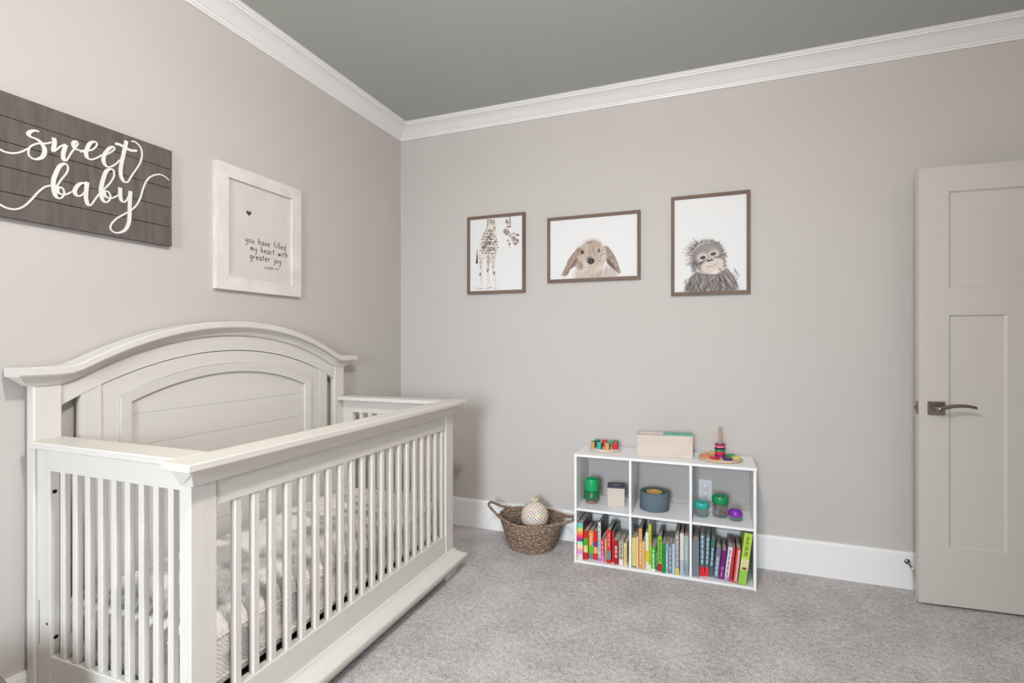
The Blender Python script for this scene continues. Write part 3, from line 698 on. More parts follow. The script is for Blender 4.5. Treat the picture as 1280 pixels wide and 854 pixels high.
# young ape
r, c = framed('framed_ape_print', 'tall brown wooden frame with a shaggy smiling young ape picture, nearest the door', 1.842, 2.259, 1.505, 2.075)
c.M = [[0.000395, -0.0, 1.871038], [-2.2e-05, -0.000424, 1.868805]]
c.poly([(120, 800), (150, 700), (190, 600), (280, 530), (420, 560), (560, 560), (680, 480), (760, 580), (810, 700), (815, 800)], (132, 124, 121), 1, 16)
hairs = [(84, 77, 75), (112, 104, 101), (160, 152, 149), (205, 200, 198), (64, 58, 57)]
for i in range(330):                                     # ruff of hair round the head
    a = U(100, 400); a = a if a < 385 else a-360
    R_ = U(150, 205) if 130 < a < 240 else U(150, 190)
    x = 410+R_*1.15*math.cos(rad(a)); y = 310+R_*math.sin(rad(a))
    if y > 560: continue
    ln = U(40, 105) if (130 < a < 235) else U(30, 62)
    c.hair(x, y, a+U(-28, 28), ln, U(5, 10), hairs[int(U(0, 4))], U(.4, .85), .5)
c.ell(425, 330, 215, 195, -10, (136, 128, 126), 1, .08)
c.ell(450, 400, 190, 150, -15, (150, 142, 138), 1, .2)
c.ell(500, 450, 165, 100, -14, (214, 202, 192), 1, .10)
c.ell(360, 335, 78, 68, -10, (206, 196, 188), .95, .3); c.ell(510, 285, 70, 66, -10, (204, 196, 190), .95, .3)
c.ell(440, 215, 150, 50, -8, (158, 151, 149), .7, .5)
c.stroke([(280, 440), (340, 410), (400, 370), (440, 345)], 26, 18, (92, 84, 82), .75)
c.stroke([(520, 335), (580, 330), (620, 300)], 20, 14, (104, 97, 94), .7)
c.ell(452, 370, 58, 36, -12, (196, 186, 178), .9, .4); c.ell(440, 382, 20, 13, 0, (40, 36, 35), .95, .3); c.ell(482, 370, 17, 12, 0, (44, 40, 38), .95, .3)
c.ell(362, 340, 36, 24, -10, (52, 42, 38), .97, .2); c.ell(502, 292, 36, 22, -14, (48, 42, 40), .97, .2)
c.ell(356, 332, 8, 5, 0, (200, 196, 190), .8, .3); c.ell(497, 285, 7, 5, 0, (190, 186, 180), .8, .3)
c.stroke([(410, 468), (460, 462), (520, 440), (570, 412)], 7, 4, (110, 98, 92), .9)
for x, y in ((370, 470), (400, 500), (540, 480), (600, 420)): c.stroke([(x, y), (x+60, y-8)], 5, 3, (190, 176, 168), .6)
c.ell(540, 520, 80, 18, -18, (232, 224, 216), .6, .5)
for i in range(520):                                     # shaggy shoulders and chest
    x = U(130, 810); top = 560+abs(x-430)*.02 if 260 < x < 640 else 560+abs(x-450)*.18
    y = U(top, 790); ang = 90+(x-450)*-.06+U(-24, 24)
    if x > 620: ang = 60+U(-15, 15)
    if x < 260: ang = 115+U(-15, 15)
    c.hair(x, min(y, 760), ang, U(45, 110), U(4, 10), hairs[int(U(0, 5))], U(.35, .8), .5)
for i in range(70):
    x = U(560, 790); y = U(480, 700); c.hair(x, y, 55+U(-12, 12), U(70, 130), U(5, 9), [(70, 63, 62), (196, 184, 178), (96, 84, 80)][int(U(0, 3))], .7, .4)
for i in range(150):
    a = U(175, 355); x = 425+205*math.cos(rad(a)); y = 315+180*math.sin(rad(a)); c.hair(x, y, a+U(-22, 22), U(28, 60), U(5, 9), hairs[int(U(0, 5))], .75, .4)
for i in range(60): c.hair(U(230, 280), U(380, 520), 110+U(-30, 30), U(30, 60), 8, hairs[int(U(0, 3))], .7)
for i in range(40): c.hair(U(630, 660), U(280, 500), 20+U(-40, 40), U(25, 55), 7, hairs[int(U(0, 3))], .7)
c.build(r, -.0115)

# ------------------------------------------------------------ cube shelf
SX0, SX1, SF, SB, ST = 1.341, 2.267, -.309, -.017, .609
sh = thing('cube_shelf', 'low white six-cube shelf full of books and toys against the back wall', 'shelf', ((SX0+SX1)/2, -.16, 0))
wpart(sh, 'top_board', box(SX0-.002, SX1+.002, SF-.001, SB, ST-.014, ST, .0015), SHELF)
wpart(sh, 'bottom_board', box(SX0+.013, SX1-.013, SF, SB, .002, .0155, .0008), SHELF)
for x in (SX0, SX1-.0135): wpart(sh, 'side_board', box(x, x+.0135, SF, SB, 0, ST-.0145, .0008), SHELF)
for x in (1.644, 1.952): wpart(sh, 'divider', box(x, x+.0125, SF, SB, .016, ST-.0145, .0008), SHELF)
for a, b in ((SX0+.014, 1.6435), (1.657, 1.9515), (1.965, SX1-.014)): wpart(sh, 'shelf_board', box(a, b, SF, SB, .2935, .3065, .0008), SHELF)
for x in (1.64, 1.96): wpart(sh, 'screw', lathe(bmesh.new(), [(.0035, ST), (.0035, ST+.0006)], 10, x, -.296), STEEL)
wpart(sh, 'screw', lathe(bmesh.new(), [(.0035, ST), (.0035, ST+.0006)], 10, 2.238, -.06), STEEL)

# ------------------------------------------------------------ books
PAGE = mat('book_pages', (196, 188, 176), .9, noise=.12, nscale=120, stretch=(6, 1, .1))
def book(name, label, x, w_, h, d, yf, z0, bands, lean=0, grp=None, marks=None, cover=None, check=None):
    """bands: list of (fraction of height from the bottom, colour). The spine faces the room. lean: top shift in metres to +x."""
    ang = math.asin(max(-.9, min(.9, lean/h)))
    r = thing(name, label, 'book', (x, yf, z0+(math.sin(-ang)*w_ if ang < 0 else w_*math.sin(ang)*0)), group=grp)
    r.rotation_euler = (0, ang, 0)
    if ang > 0: r.location.z += w_*math.sin(ang)
    cols = []; bm = bmesh.new(); z = 0
    for fr, c_ in bands:
        if c_ not in cols: cols.append(c_)
        B(bm, 0, w_, 0, .0025, z*h, fr*h, 0, cols.index(c_)); z = fr
    cc = cover or bands[-1][1]
    if cc not in cols: cols.append(cc)
    for xa, xb in ((0, .0018), (w_-.0018, w_)): B(bm, xa, xb, .0025, d, 0, h, 0, cols.index(cc))
    if check:
        cols.append(check); n = 30; q = w_*.55
        for i in range(n):
            for j in range(3):
                if (i+j) % 2 == 0: B(bm, .4*w_+j*q/3, .4*w_+(j+1)*q/3, -.0004, .001, (.03+.94*i/n)*h, (.03+.94*(i+1)/n)*h, 0, len(cols)-1)
    obj('book_cover', bm, [col(q, .4) for q in cols], r)
    obj('page_block', box(.0019, w_-.0019, .0026, d-.003, .003, h-.003), PAGE, r)
    if marks:      # printed title strokes, too small to read in the photograph
        mc, za, zb = marks; bm = bmesh.new(); z = za*h; k = 0
        while z < zb*h:
            ln = U(.003, .0075); k += 1
            if k % 5: B(bm, w_*.3, w_*(.62+.12*(k % 2)), -.0007, .0005, z, z+ln*.62)
            z += ln
        obj('spine_title', bm, col(mc, .5), r)
    return r
W_, R_ = (236, 232, 226), (196, 30, 34)
Z0 = .0165
g1, g2, g3 = 'books in the left bottom cube', 'books in the middle bottom cube', 'books in the right bottom cube'
rb = [(.07, (226, 214, 200)), (.15, (236, 200, 214)), (.25, (232, 146, 200)), (.31, (240, 170, 150)), (.42, (244, 214, 180)), (.50, (176, 226, 196)), (.535, (60, 74, 120)), (.62, (208, 24, 130)), (.70, (240, 84, 84)), (.78, (244, 150, 84)), (.87, (196, 214, 90)), (.95, (90, 200, 150)), (1, (120, 180, 214))]
book('book', 'thick rainbow-striped book, leftmost in the left bottom cube', 1.3565, .031, .205, .20, -.298, Z0, rb, grp=g1, cover=(70, 60, 66))
book('book', 'book with red, green, cream and red spine sections beside the rainbow book', 1.390, .0235, .160, .17, -.288, Z0, [(.25, R_), (.5, (226, 196, 130)), (.75, (60, 170, 40)), (1, (202, 24, 30))], grp=g1, marks=((240, 226, 190), .3, .46))
book('book', 'book with orange, green and grey spine sections, third in the left bottom cube', 1.415, .0255, .158, .17, -.268, Z0, [(.2, (130, 122, 116)), (.47, (90, 190, 40)), (1, (226, 140, 74))], grp=g1, marks=((240, 214, 170), .52, .9), cover=(110, 40, 40))
book('book', 'book with red, blue and peach spine sections, fourth in the left bottom cube', 1.443, .0225, .160, .17, -.270, Z0, [(.22, (212, 30, 34)), (.45, (230, 168, 120)), (.62, (96, 62, 150)), (1, (208, 26, 34))], grp=g1, cover=(150, 30, 40))
book('book', 'tall pale book with dotted spine between red and magenta books', 1.4695, .0145, .214, .20, -.276, Z0, [(.08, (150, 130, 190)), (1, (206, 214, 208))], grp=g1, marks=((60, 150, 130), .1, .95), cover=(90, 88, 84))
book('book', 'narrow magenta spined book with pink foot', 1.4865, .0165, .128, .16, -.281, Z0, [(.3, (224, 120, 190)), (1, (200, 20, 92))], grp=g1, marks=((246, 214, 226), .35, .9))
book('book', 'thin tan spined book between magenta and tall red books', 1.506, .0125, .130, .16, -.281, Z0, [(.5, (176, 146, 110)), (1, (206, 160, 120))], grp=g1)
book('book', 'tall red book with grey lower spine and red foot', 1.521, .0215, .185, .19, -.290, Z0, [(.11, (206, 28, 34)), (.38, (120, 134, 132)), (1, (210, 52, 50))], grp=g1, marks=((240, 160, 150), .5, .92), cover=(40, 66, 50))
book('book', 'thin bright red book set back between two red books', 1.5445, .0105, .168, .18, -.262, Z0, [(1, (220, 34, 34))], grp=g1, cover=(40, 100, 60))
book('book', 'dark red book with white title and emblem low on its spine', 1.5575, .0265, .131, .17, -.286, Z0, [(1, (158, 22, 34))], grp=g1, marks=((240, 230, 226), .28, .82), cover=(210, 204, 194))
book('book', 'book with speckled grey and cream spine and white foot', 1.587, .0235, .130, .17, -.287, Z0, [(.22, (236, 216, 214)), (1, (190, 182, 160))], grp=g1, marks=((86, 80, 76), .25, .95))
book('book', 'cream yellow spined book, rightmost in the left bottom cube', 1.6135, .0165, .124, .16, -.290, Z0, [(1, (226, 204, 140))], grp=g1, marks=((170, 140, 90), .2, .8))

book('book', 'short pale yellow book, leftmost in the middle bottom cube', 1.658, .0225, .160, .19, -.289, Z0, [(.04, (120, 116, 110)), (1, (216, 202, 122))], grp=g2, cover=(190, 184, 170))
book('book', 'thin peach book beside the pale yellow one', 1.682, .0105, .170, .20, -.297, Z0, [(1, (232, 190, 146))], grp=g2, cover=(214, 180, 150))
book('book', 'tall orange-tan book rising above its neighbours in the middle bottom cube', 1.694, .0165, .214, .21, -.289, Z0, [(1, (222, 158, 90))], grp=g2, cover=(60, 60, 90), marks=((244, 224, 190), .1, .65))
book('book', 'short sandy orange book in front of a gap, fourth in the middle bottom cube', 1.7115, .0165, .149, .18, -.299, Z0, [(1, (218, 172, 106))], grp=g2, cover=(70, 66, 90))
book('book', 'white and yellow spined book left of the lime-yellow book', 1.7290, .0150, .198, .20, -.290, Z0, [(.2, (226, 224, 220)), (.5, (220, 200, 60)), (1, (226, 226, 220))], grp=g2)
book('book', 'tallest yellow-green book in the middle bottom cube', 1.7450, .0140, .245, .22, -.299, Z0, [(.12, (226, 222, 190)), (1, (196, 196, 40))], grp=g2, marks=((120, 130, 40), .15, .85), cover=(220, 220, 204))
book('book', 'short bright green book with white title', 1.7600, .0205, .126, .17, -.299, Z0, [(.1, (226, 236, 216)), (1, (70, 172, 50))], grp=g2, marks=((232, 244, 224), .15, .85), cover=(206, 200, 192))
book('book', 'thin dark green book beside the short bright green one', 1.7815, .0100, .128, .17, -.282, Z0, [(1, (24, 116, 74))], grp=g2, marks=((160, 214, 180), .2, .8))
book('book', 'lime green book with red foot and dark lettering', 1.7925, .0200, .184, .20, -.290, Z0, [(.22, (190, 30, 30)), (1, (140, 196, 44))], grp=g2, marks=((40, 50, 24), .3, .9), cover=(60, 70, 66))
book('book', 'deep green book, last green one before the pale blue books', 1.8135, .0180, .152, .18, -.300, Z0, [(1, (20, 132, 52))], grp=g2, cover=(90, 96, 92))
book('book', 'pale blue book just right of the deep green one', 1.8330, .0125, .156, .18, -.292, Z0, [(1, (150, 172, 184))], grp=g2, marks=((230, 236, 240), .2, .7), cover=(160, 158, 156))
book('book', 'slate grey spined book with pale title between two pale blue ones', 1.8465, .0180, .156, .18, -.292, Z0, [(1, (112, 124, 138))], grp=g2, marks=((206, 214, 220), .12, .88), cover=(150, 148, 146))
book('book', 'pale blue-white book right of the slate grey book', 1.8655, .0150, .156, .18, -.291, Z0, [(1, (176, 196, 212))], grp=g2, cover=(160, 160, 160))
book('book', 'tall grey patterned book with yellow foot in the middle bottom cube', 1.8820, .0190, .214, .21, -.299, Z0, [(.16, (206, 198, 90)), (1, (140, 142, 144))], grp=g2, marks=((220, 214, 196), .2, .95), cover=(44, 44, 46))
book('book', 'tall whitish book left of the grey-mint one at the divider', 1.9045, .0190, .215, .20, -.287, Z0, [(.35, (178, 186, 200)), (1, (226, 214, 210))], grp=g2, cover=(120, 30, 44))
book('book', 'grey-mint book, rightmost in the middle bottom cube', 1.9260, .0210, .206, .20, -.289, Z0, [(.3, (140, 156, 166)), (1, (160, 178, 172))], grp=g2, marks=((200, 210, 206), .4, .8), cover=(120, 120, 118))

book('book', 'plain grey book, leftmost in the right bottom cube', 1.9665, .0320, .190, .20, -.286, Z0, [(1, (116, 124, 130))], grp=g3, cover=(60, 60, 64))
t1 = dict(grp=g3, cover=(34, 44, 52))
book('book', 'left of two tall teal-grey books with red foot', 2.0020, .0215, .222, .20, -.270, Z0, [(.22, (214, 34, 38)), (1, (70, 104, 118))], lean=.003, marks=((232, 238, 240), .3, .95), **t1)
book('book', 'right of two tall teal-grey books with red foot', 2.0255, .0190, .218, .20, -.262, Z0, [(.22, (220, 40, 42)), (1, (78, 108, 122))], lean=.008, marks=((226, 232, 236), .3, .95), **t1)
book('book', 'dark teal book without red foot, leaning beside the two with red feet', 2.0465, .0190, .200, .19, -.262, Z0, [(1, (62, 100, 106))], lean=.012, marks=((206, 226, 228), .3, .75), **t1)
book('book', 'leaning slate-purple book with white title', 2.0690, .0225, .156, .18, -.270, Z0, [(1, (112, 112, 140))], lean=.014, marks=((226, 226, 236), .1, .7), grp=g3, cover=(150, 150, 160))
book('book', 'leaning deep purple book', 2.0945, .0215, .150, .18, -.272, Z0, [(1, (112, 18, 112))], lean=.016, marks=((200, 130, 200), .1, .4), grp=g3, cover=(80, 78, 84))
book('book', 'leaning white book with lilac edge and small grey title', 2.1190, .0200, .176, .19, -.284, Z0, [(.12, (170, 140, 190)), (1, (222, 214, 220))], lean=.021, marks=((110, 90, 110), .15, .9), grp=g3, cover=(176, 150, 190))
book('book', 'thin leaning red book beside the checked one', 2.1415, .0125, .174, .18, -.282, Z0, [(1, (200, 50, 62))], lean=.0185, grp=g3, cover=(120, 70, 66))
book('book', 'leaning red book with black and white checks along its spine', 2.1585, .0205, .176, .18, -.290, Z0, [(1, (196, 44, 54))], lean=.019, grp=g3, cover=(124, 62, 60), check=(236, 230, 224))
lm = book('book', 'tall thick lime green book leaning at the right end of the shelf', 2.1830, .0365, .262, .215, -.299, Z0, [(.28, (150, 194, 80)), (.5, (214, 206, 150)), (1, (172, 204, 70))], lean=.032, grp=g3, cover=(150, 190, 70), marks=((112, 96, 40), .56, .93))
bm = bmesh.new(); 
for v in lathe(bm, [(.010, .0), (.009, .0012), (.0, .0013)], 16, cap=False).verts: v.co = Vector((v.co.x*1.1+.020, -v.co.z, v.co.y*.62+.082))
obj('spine_emblem', bm, col((128, 40, 26), .5), lm)

# ------------------------------------------------------------ toys on top of the shelf
T = ST+.0004
pb = thing('peg_board_toy', 'round pale wooden board with chunky coloured wooden blocks on the left of the shelf top', 'toy', (1.481, -.127, T))
obj('round_board', lathe(bmesh.new(), [(.0, 0), (.086, 0), (.090, .003), (.090, .010), (.087, .012), (.0, .012)], 40, cap=False), PLY, pb)
ORG, TEAL, RED, DGR, LGR, MINT = (214, 150, 94), (60, 168, 158), (212, 40, 44), (30, 92, 62), (92, 158, 118), (150, 196, 160)
blocks = [(-.062, -.020, ORG, DGR, DGR), (-.022, -.052, TEAL, DGR, TEAL), (.022, -.050, (226, 150, 100), (28, 84, 50), LGR), (.063, -.028, RED, (110, 70, 60), (150, 110, 100)),
          (-.052, .036, DGR, DGR, LGR), (-.010, .040, RED, (150, 24, 30), (222, 80, 84)), (.030, .030, (120, 170, 130), DGR, LGR), (.052, .046, (150, 80, 80), DGR, (120, 150, 130))]
for i, (dx, dy, cf, cs, ct) in enumerate(blocks):
    bm = bmesh.new(); r_ = .0165; hh = .034; seg = 8; cols_ = [cf, cs, ct]
    ro = rad(20+12*i)
    lo_ = [bm.verts.new((r_*math.cos(ro+2*PI*k/seg), r_*math.sin(ro+2*PI*k/seg), 0)) for k in range(seg)]
    up_ = [bm.verts.new((r_*math.cos(ro+2*PI*k/seg), r_*math.sin(ro+2*PI*k/seg), hh)) for k in range(seg)]
    tp_ = [bm.verts.new((.8*r_*math.cos(ro+2*PI*k/seg), .8*r_*math.sin(ro+2*PI*k/seg), hh+.003)) for k in range(seg)]
    for k in range(seg):
        j = (k+1) % seg; am = math.degrees(ro+2*PI*(k+.5)/seg) % 360
        f = bm.faces.new((lo_[k], lo_[j], up_[j], up_[k])); f.material_index = 1 if (am < 75 or am > 310) else 0
        f = bm.faces.new((up_[k], up_[j], tp_[j], tp_[k])); f.material_index = 2
    bm.faces.new(lo_[::-1]); f = bm.faces.new(tp_); f.material_index = 2
    nm = ['amber', 'teal', 'orange', 'red', 'dark green', 'red', 'pale green', 'dusky red'][i]
    b = obj('peg_block', bm, [col(q, .5) for q in cols_], loc=(1.481+dx, -.127+dy, T+.0123))
    where = ['front left', 'front, second from the left', 'front, third from the left', 'front right', 'back left', 'back middle', 'back, right of red', 'back right'][i]
    tag(b, '%s wooden block at the %s of the round peg board' % (nm, where), 'block', 'blocks on the round peg board')

bx = thing('wooden_box', 'long pale wooden box with mint sliding lid in the middle of the shelf top', 'box', (1.677, -.232, T), rad(7.5))
BW, BD, BH = .292, .105, .117
bm = bmesh.new()
B(bm, 0, BW, 0, .008, 0, BH, .001); obj('box_side', bm, PLY, bx)
obj('box_side', box(0, BW, BD-.008, BD, 0, BH, .001), PLY, bx)
obj('box_end', box(0, .008, .008, BD-.008, 0, BH, .001), PLY, bx)
obj('box_end', box(BW-.008, BW, .008, BD-.008, 0, BH-.006, .001), PLY, bx)
obj('box_bottom', box(.008, BW-.008, .008, BD-.008, 0, .008), PLY, bx)
bm = bmesh.new()
B(bm, .142, BW+.001, .002, BD-.002, BH+.0002, BH+.006, .001); ld = obj('sliding_lid', bm, col((118, 178, 158), .5), bx)
bm = lathe(bmesh.new(), [(.012, BH+.0061), (.012, BH+.0067)], 16); 
for v in bm.verts: v.co.x = v.co.x*1.9+.205; v.co.y = v.co.y*.55+.045
obj('finger_slot', bm, col((120, 104, 96), .6), ld)
obj('box_filling', box(.012, BW-.012, .012, BD-.012, .008, .100, .003), col((222, 206, 196), .7), bx)

rs = thing('ring_stacker', 'round wooden tray with upright rod and coloured rings at the right of the shelf top', 'toy', (2.102, -.155, T))
obj('round_tray', lathe(bmesh.new(), [(.0, 0), (.104, 0), (.109, .004), (.109, .010), (.105, .013), (.0, .013)], 44, cap=False), mat('tan_wood', (206, 178, 150), .55, noise=.06, nscale=20, stretch=(.2, 1, 1)), rs)
obj('rod', lathe(bmesh.new(), [(.0095, .013), (.0095, .164), (.008, .168), (0, .169)], 16, cap=False), mat('rod_wood', (172, 150, 134), .55, noise=.08, nscale=30), rs)
def torus(bm, R, r, z, h=1.0, seg=28, ss=10):
    rings = []
    for i in range(seg):
        a = 2*PI*i/seg
        rings.append([bm.verts.new(((R+r*math.cos(b))*math.cos(a), (R+r*math.cos(b))*math.sin(a), z+r*h*math.sin(b))) for b in [2*PI*k/ss for k in range(ss)]])
    for i in range(seg):
        a, b = rings[i], rings[(i+1) % seg]
        for k in range(ss):
            f = bm.faces.new((a[k], a[(k+1) % ss], b[(k+1) % ss], b[k])); f.smooth = True
    return bm
def flat_ring(ro, ri, h):
    e = .0016
    return lathe(bmesh.new(), [(ri, 0), (ro-e, 0), (ro, e), (ro, h-e), (ro-e, h), (ri, h), (ri, 0)], 28, cap=False)
z = .0134
for nm, c_ in (('purple', (132, 30, 140)), ('crimson', (186, 26, 70)), ('coral red', (206, 50, 84)), ('green', (34, 150, 96)), ('black', (34, 34, 42)), ('pink', (232, 128, 140)), ('magenta', (138, 40, 98))):
    b = obj('stacking_ring', flat_ring(.0265, .0105, .0098), col(c_, .4), loc=(2.102, -.155, T+z)); z += .0101
    tag(b, nm+' wooden ring stacked round the rod of the ring toy', 'ring', 'rings of the ring toy')
for nm, c_, dx, dy in (('red', (206, 34, 40), -.026, -.068), ('navy', (50, 44, 104), .036, -.066), ('green', (44, 158, 70), .050, .032), ('yellow', (222, 204, 110), .080, -.018), ('orange', (230, 140, 96), -.070, -.022), ('golden', (226, 190, 90), -.034, .062)):
    b = obj('loose_ring', flat_ring(.0245, .0100, .0085), col(c_, .4), loc=(2.102+dx, -.155+dy, T+.0134))
    tag(b, nm+' wooden ring lying flat on the tray round the rod', 'ring', 'rings of the ring toy')

# ------------------------------------------------------------ toys in the upper cubes
M_ = .3067
cup = thing('spill_cup', 'upturned two-tone green plastic cup at the left of the upper left cube', 'cup', (1.413, -.180, M_))
obj('cup_foot', lathe(bmesh.new(), [(0, 0), (.027, 0), (.031, .004), (.031, .022), (0, .022)], 28, cap=False), col((150, 108, 96), .35), cup)
obj('cup_body', lathe(bmesh.new(), [(.030, .0225), (.043, .024), (.045, .030), (.0415, .074), (.030, .074)], 32, cap=False), col((28, 104, 66), .3), cup)
bm = bmesh.new(); prof = [(.0395, .0745), (.0405, .079), (.037, .128), (.035, .138), (.031, .142), (.028, .140), (.026, .134), (0, .133)]; seg = 40
lathe(bm, prof, seg, cap=False)
for v in bm.verts:
    a = math.atan2(v.co.y, v.co.x); rr_ = math.hypot(v.co.x, v.co.y)
    if rr_ > .03 and v.co.z < .13: k = 1+.018*(1 if int((a+PI)/(2*PI)*seg+.5) % 2 else -1); v.co.x *= k; v.co.y *= k
obj('cup_cap', bm, col((14, 158, 92), .3), cup)
obj('spout_tab', box(.030, .047, -.006, .006, .122, .128, .002), col((14, 158, 92), .3), cup)

cb = thing('wooden_cube_box', 'small pale wooden cube box with navy slotted lid in the upper left cube', 'box', (1.507, -.197, M_), rad(10))
obj('box_body', box(0, .096, 0, .096, 0, .098, .0015), PLY, cb)
ld = obj('box_lid', box(0, .096, 0, .096, .0983, .1055, .001), col((66, 68, 86), .55), cb)
obj('coin_slot', box(.024, .074, .042, .056, .1055, .1062), col((146, 146, 164), .6), ld)

rg = thing('nested_felt_rings', 'grey-blue felt drum of nested rings with green and tan centre in the upper middle cube', 'toy', (1.762, -.160, M_))
FELT = mat('grey_blue_felt', (94, 110, 122), .95, noise=.12, nscale=60, bump=.4, bscale=140)
obj('outer_ring', lathe(bmesh.new(), [(.060, 0), (.076, 0), (.079, .004), (.080, .095), (.077, .099), (.068, .100), (.066, .094), (.066, 0), (.060, 0)], 48, cap=False), FELT, rg)
obj('middle_ring', lathe(bmesh.new(), [(.045, 0), (.0655, 0), (.0655, .093), (.063, .096), (.047, .096), (.045, .093), (.045, 0)], 48, cap=False), mat('green_felt', (30, 106, 46), .9, noise=.1, nscale=60), rg)
obj('inner_ring', lathe(bmesh.new(), [(.020, 0), (.0445, 0), (.0445, .094), (.042, .098), (.024, .098), (.020, .094), (.020, 0)], 40, cap=False), mat('tan_felt', (206, 160, 92), .9, noise=.1, nscale=60), rg)
obj('core_plug', lathe(bmesh.new(), [(.0, .07), (.0195, .07), (.0195, .078), (.0, .078)], 24, cap=False), col((120, 60, 56), .7), rg)

def plastic(name, rgb, a):
    m = mat(name, rgb, .08, alpha=1); nt = m.node_tree; N = nt.nodes; L = nt.links
    tr = N.new('ShaderNodeBsdfTransparent'); tr.inputs[0].default_value = (*s2l(rgb), 1); mx = N.new('ShaderNodeMixShader'); mx.inputs[0].default_value = a
    L.new(tr.outputs[0], mx.inputs[1]); L.new(N['Principled BSDF'].outputs[0], mx.inputs[2])
    L.new(mx.outputs[0], N['Material Output'].inputs[0]); return m
CLEAR = plastic('clear_plastic', (232, 238, 238), .09)
def jar(name, label, x, y, r_, h, lid_h, lidc, contents=None, dome=False):
    t = thing(name, label, 'jar', (x, y, M_), group='lidded jars in the upper right cube')
    b = h-lid_h
    obj('jar_body', lathe(bmesh.new(), [(0, .0004), (r_*.80, .0004), (r_*.93, .006), (r_*.95, b*.8), (r_*.86, b), (r_*.84, b), (r_*.92, b*.8), (r_*.90, .007), (r_*.78, .003), (0, .003)], 32, cap=False), CLEAR, t)
    if dome: pr = [(r_*.9, b-.002), (r_, b), (r_, b+lid_h*.35), (r_*.93, b+lid_h*.62), (r_*.72, b+lid_h*.88), (r_*.35, b+lid_h*.99), (0, h)]
    else: pr = [(r_*.9, b-.002), (r_, b), (r_*1.01, b+lid_h*.7), (r_*.97, b+lid_h*.9), (r_*.86, h), (r_*.78, h), (r_*.74, h-.004), (0, h-.004)]
    l_ = obj('jar_lid', lathe(bmesh.new(), pr, 32, cap=False), col(lidc, .25), t)
    if not dome: obj('lid_knob', lathe(bmesh.new(), [(r_*.30, h-.004), (r_*.28, h-.001), (0, h)], 18, cap=False), col(tuple(int(v*.8) for v in lidc), .3), l_)
    if contents:
        for i in range(26):
            a, q, z_ = U(0, 2*PI), U(0, .7)**.5*r_*.85, U(.006, b*.85)
            bm = bmesh.new(); bmesh.ops.create_icosphere(bm, subdivisions=1, radius=.0105)
            for v in bm.verts: v.co = Vector((v.co.x+min(q, r_*.9-.009)*math.cos(a), v.co.y+min(q, r_*.9-.009)*math.sin(a), v.co.z+z_+.004))
            obj('filling_piece', bm, col(contents[i % len(contents)], .4), t)
jar('lidded_jar', 'small clear jar with teal lid, leftmost of the three jars', 2.010, -.195, .037, .076, .030, (44, 170, 160))
jar('lidded_jar', 'taller clear jar with green lid and coloured pieces inside', 2.103, -.165, .042, .112, .040, (20, 140, 84), [(190, 120, 84), (150, 34, 60), (160, 90, 60), (70, 54, 60), (196, 160, 130), (170, 40, 50)])
jar('lidded_jar', 'low clear jar with domed purple lid, rightmost of the three jars', 2.176, -.198, .035, .058, .034, (132, 44, 168), dome=True)

# ------------------------------------------------------------ basket
bk = thing('woven_basket', 'brown woven seagrass basket with two looped handles on the carpet beside the crib', 'basket', (1.045, -.182, 0))
def weave_mat():
    m = mat('seagrass_rope', (128, 106, 88), .8); N = m.node_tree.nodes; L = m.node_tree.links; b = N['Principled BSDF']
    tc = N.new('ShaderNodeTexCoord'); mp = N.new('ShaderNodeMapping'); L.new(tc.outputs['Object'], mp.inputs[0]); mp.inputs['Scale'].default_value = (1, 1, 2.6)
    mp.inputs['Rotation'].default_value = (.5, .4, 0)
    n = N.new('ShaderNodeTexNoise'); n.inputs['Scale'].default_value = 75; n.inputs['Detail'].default_value = 4; L.new(mp.outputs[0], n.inputs['Vector'])
    r = N.new('ShaderNodeValToRGB'); L.new(n.outputs['Fac'], r.inputs[0]); e = r.color_ramp.elements
    e[0].position = .36; e[0].color = (*s2l((80, 64, 55)), 1); e[1].position = .62; e[1].color = (*s2l((180, 154, 130)), 1)
    e = r.color_ramp.elements.new(.48); e.color = (*s2l((122, 101, 86)), 1)
    L.new(r.outputs[0], b.inputs['Base Color'])
    bp = N.new('ShaderNodeBump'); bp.inputs['Strength'].default_value = .7; bp.inputs['Distance'].default_value = .006
    L.new(n.outputs['Fac'], bp.inputs['Height']); L.new(bp.outputs[0], b.inputs['Normal']); return m
ROPE = weave_mat()
def bell(th, u):      # centre line of the wall: u 0 bottom .. 1 rim; th angle
    rx = .128+.066*u**.9; ry = .116+.040*u**.9
    z_ = .008+.170*u
    back = math.sin(th)
    z_ += u*u*(.006*back+.010*abs(math.cos(th))**2)
    return Vector((rx*math.cos(th), ry*back-.002, z_))
NC = 13
for k in range(NC):
    u = k/(NC-1); nn = 72
    pts = []; 
    for i in range(nn):
        th = 2*PI*i/nn; p = bell(th, u); q = 1+.007*math.sin(th*24+k*2.1)
        pts.append((p.x*q, p.y*q, p.z))
    rr = [.0078*(1+.14*math.sin(2*PI*i/nn*24+k*1.7)) for i in range(nn)]
    obj('rim_coil' if k == NC-1 else 'woven_coil', tube(bmesh.new(), pts, .008, 8, closed=True, rr=rr), ROPE, bk)
obj('basket_bottom', lathe(bmesh.new(), [(0, .004), (.120, .004), (.124, .016), (0, .016)], 40, cap=False, sy=.9), ROPE, bk)
obj('basket_liner_base', lathe(bmesh.new(), [(0, .060), (.140, .060), (.138, .098), (0, .104)], 36, cap=False, sy=.86), mat('folded_brown_cloth', (112, 96, 84), .9, noise=.2, nscale=30, bump=.4, bscale=60), bk)
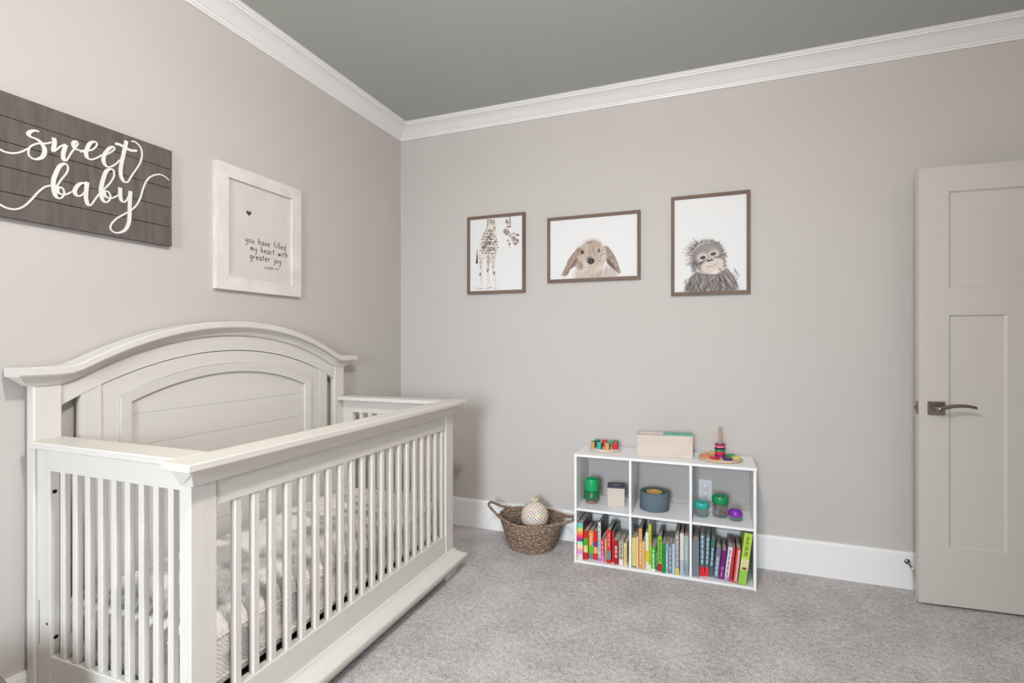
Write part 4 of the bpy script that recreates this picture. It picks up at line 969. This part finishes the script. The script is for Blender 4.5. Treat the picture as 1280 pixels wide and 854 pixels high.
def handle(s):
    a, b = rad(-38 if s > 0 else 218), rad(34 if s > 0 else 146)
    p0, p1 = bell(a, .98), bell(b, .98)
    mid = Vector(((.268 if s > 0 else -.272), (p0.y+p1.y)/2-.004, .205 if s > 0 else .232))
    pts = [p0-Vector((s*.02, 0, .012)), p0, p0.lerp(mid, .5)+Vector((0, -.012, -.004)), mid+Vector((-s*.012, -.030, -.006)), mid+Vector((0, -.006, .003)), mid+Vector((-s*.010, .022, .003)), p1.lerp(mid, .5)+Vector((0, .014, -.004)), p1, p1-Vector((s*.02, 0, .010))]
    sp = smoothstroke(pts, 5)
    obj('basket_handle', tube(bmesh.new(), [tuple(q) for q in sp], .0085, 8), ROPE, bk)
handle(-1); handle(1)
# ball in the basket
ball = thing('speckled_ball', 'white crocheted ball with multicoloured flecks and cream tuft lying in the basket', 'ball', (1.068, -.190, .101))
bm = bmesh.new(); bmesh.ops.create_uvsphere(bm, u_segments=40, v_segments=26, radius=.084)
for v in bm.verts: v.co.z = v.co.z*1.05+.088
for f in bm.faces: f.smooth = True
obj('ball_cover', bm, mat('cream_knit', (228, 220, 208), .9, noise=.04, nscale=60, bump=.5, bscale=160), ball)
fl = [(200, 40, 70), (60, 120, 160), (226, 196, 70), (90, 150, 90), (130, 80, 150), (230, 130, 130), (50, 60, 100), (230, 150, 60)]
groups = [bmesh.new() for _ in fl]
for i in range(420):
    z_ = 1-2*(i+.5)/420; a = i*2.399963; r_ = math.sqrt(1-z_*z_)
    n_ = Vector((r_*math.cos(a), r_*math.sin(a), z_)); c_ = Vector((n_.x*.0845, n_.y*.0845, n_.z*.0885+.088))
    t_ = n_.cross(Vector((0, 0, 1))).normalized(); b_ = n_.cross(t_); k = (int(U(0, 8)) if n_.x < .3 or n_.z > .1 or i % 2 else 0)
    q = U(-.6, .6); tt = t_*math.cos(q)+b_*math.sin(q); bb = n_.cross(tt)
    g = groups[k]; l_, w2 = .0046, .0027
    g.faces.new([g.verts.new(c_+tt*x_*w2+bb*y_*l_) for x_, y_ in ((-1, -1), (1, -1), (1.2, 1), (-.8, 1))])
for g, c_ in zip(groups, fl):
    o = obj('coloured_flecks', g, col(c_, .8), ball); o['kind'] = 'stuff'
bm = bmesh.new()
for k in range(5): tube(bm, [(-.012+.003*k, 0, .17), (-.022+.010*k, -.004, .190), (-.024+.012*k, 0, .205-.003*k)], .0035, 6)
obj('tuft', bm, col((226, 212, 172), .8), ball)

# ------------------------------------------------------------ pouf at the left edge
pf = thing('round_pouf', 'taupe upholstered round footstool at the bottom left corner beside the crib', 'footstool', (.285, -2.515, 0))
TAU = mat('taupe_fabric', (140, 120, 108), .95, noise=.08, nscale=60, bump=.3, bscale=250)
obj('cushion', lathe(bmesh.new(), [(0, .05), (.165, .05), (.180, .065), (.188, .12), (.188, .30), (.182, .345), (.165, .380), (.135, .402), (.09, .412), (0, .414)], 48, cap=False), TAU, pf)
obj('cushion_piping', torus(bmesh.new(), .186, .004, .31, seg=48, ss=6), TAU, pf)
for sx in (-1, 1):
    for sy in (-1, 1):
        obj('pouf_leg', lathe(bmesh.new(), [(.012, 0), (.018, .05)], 12, .11*sx, .11*sy), BROWNV, pf)
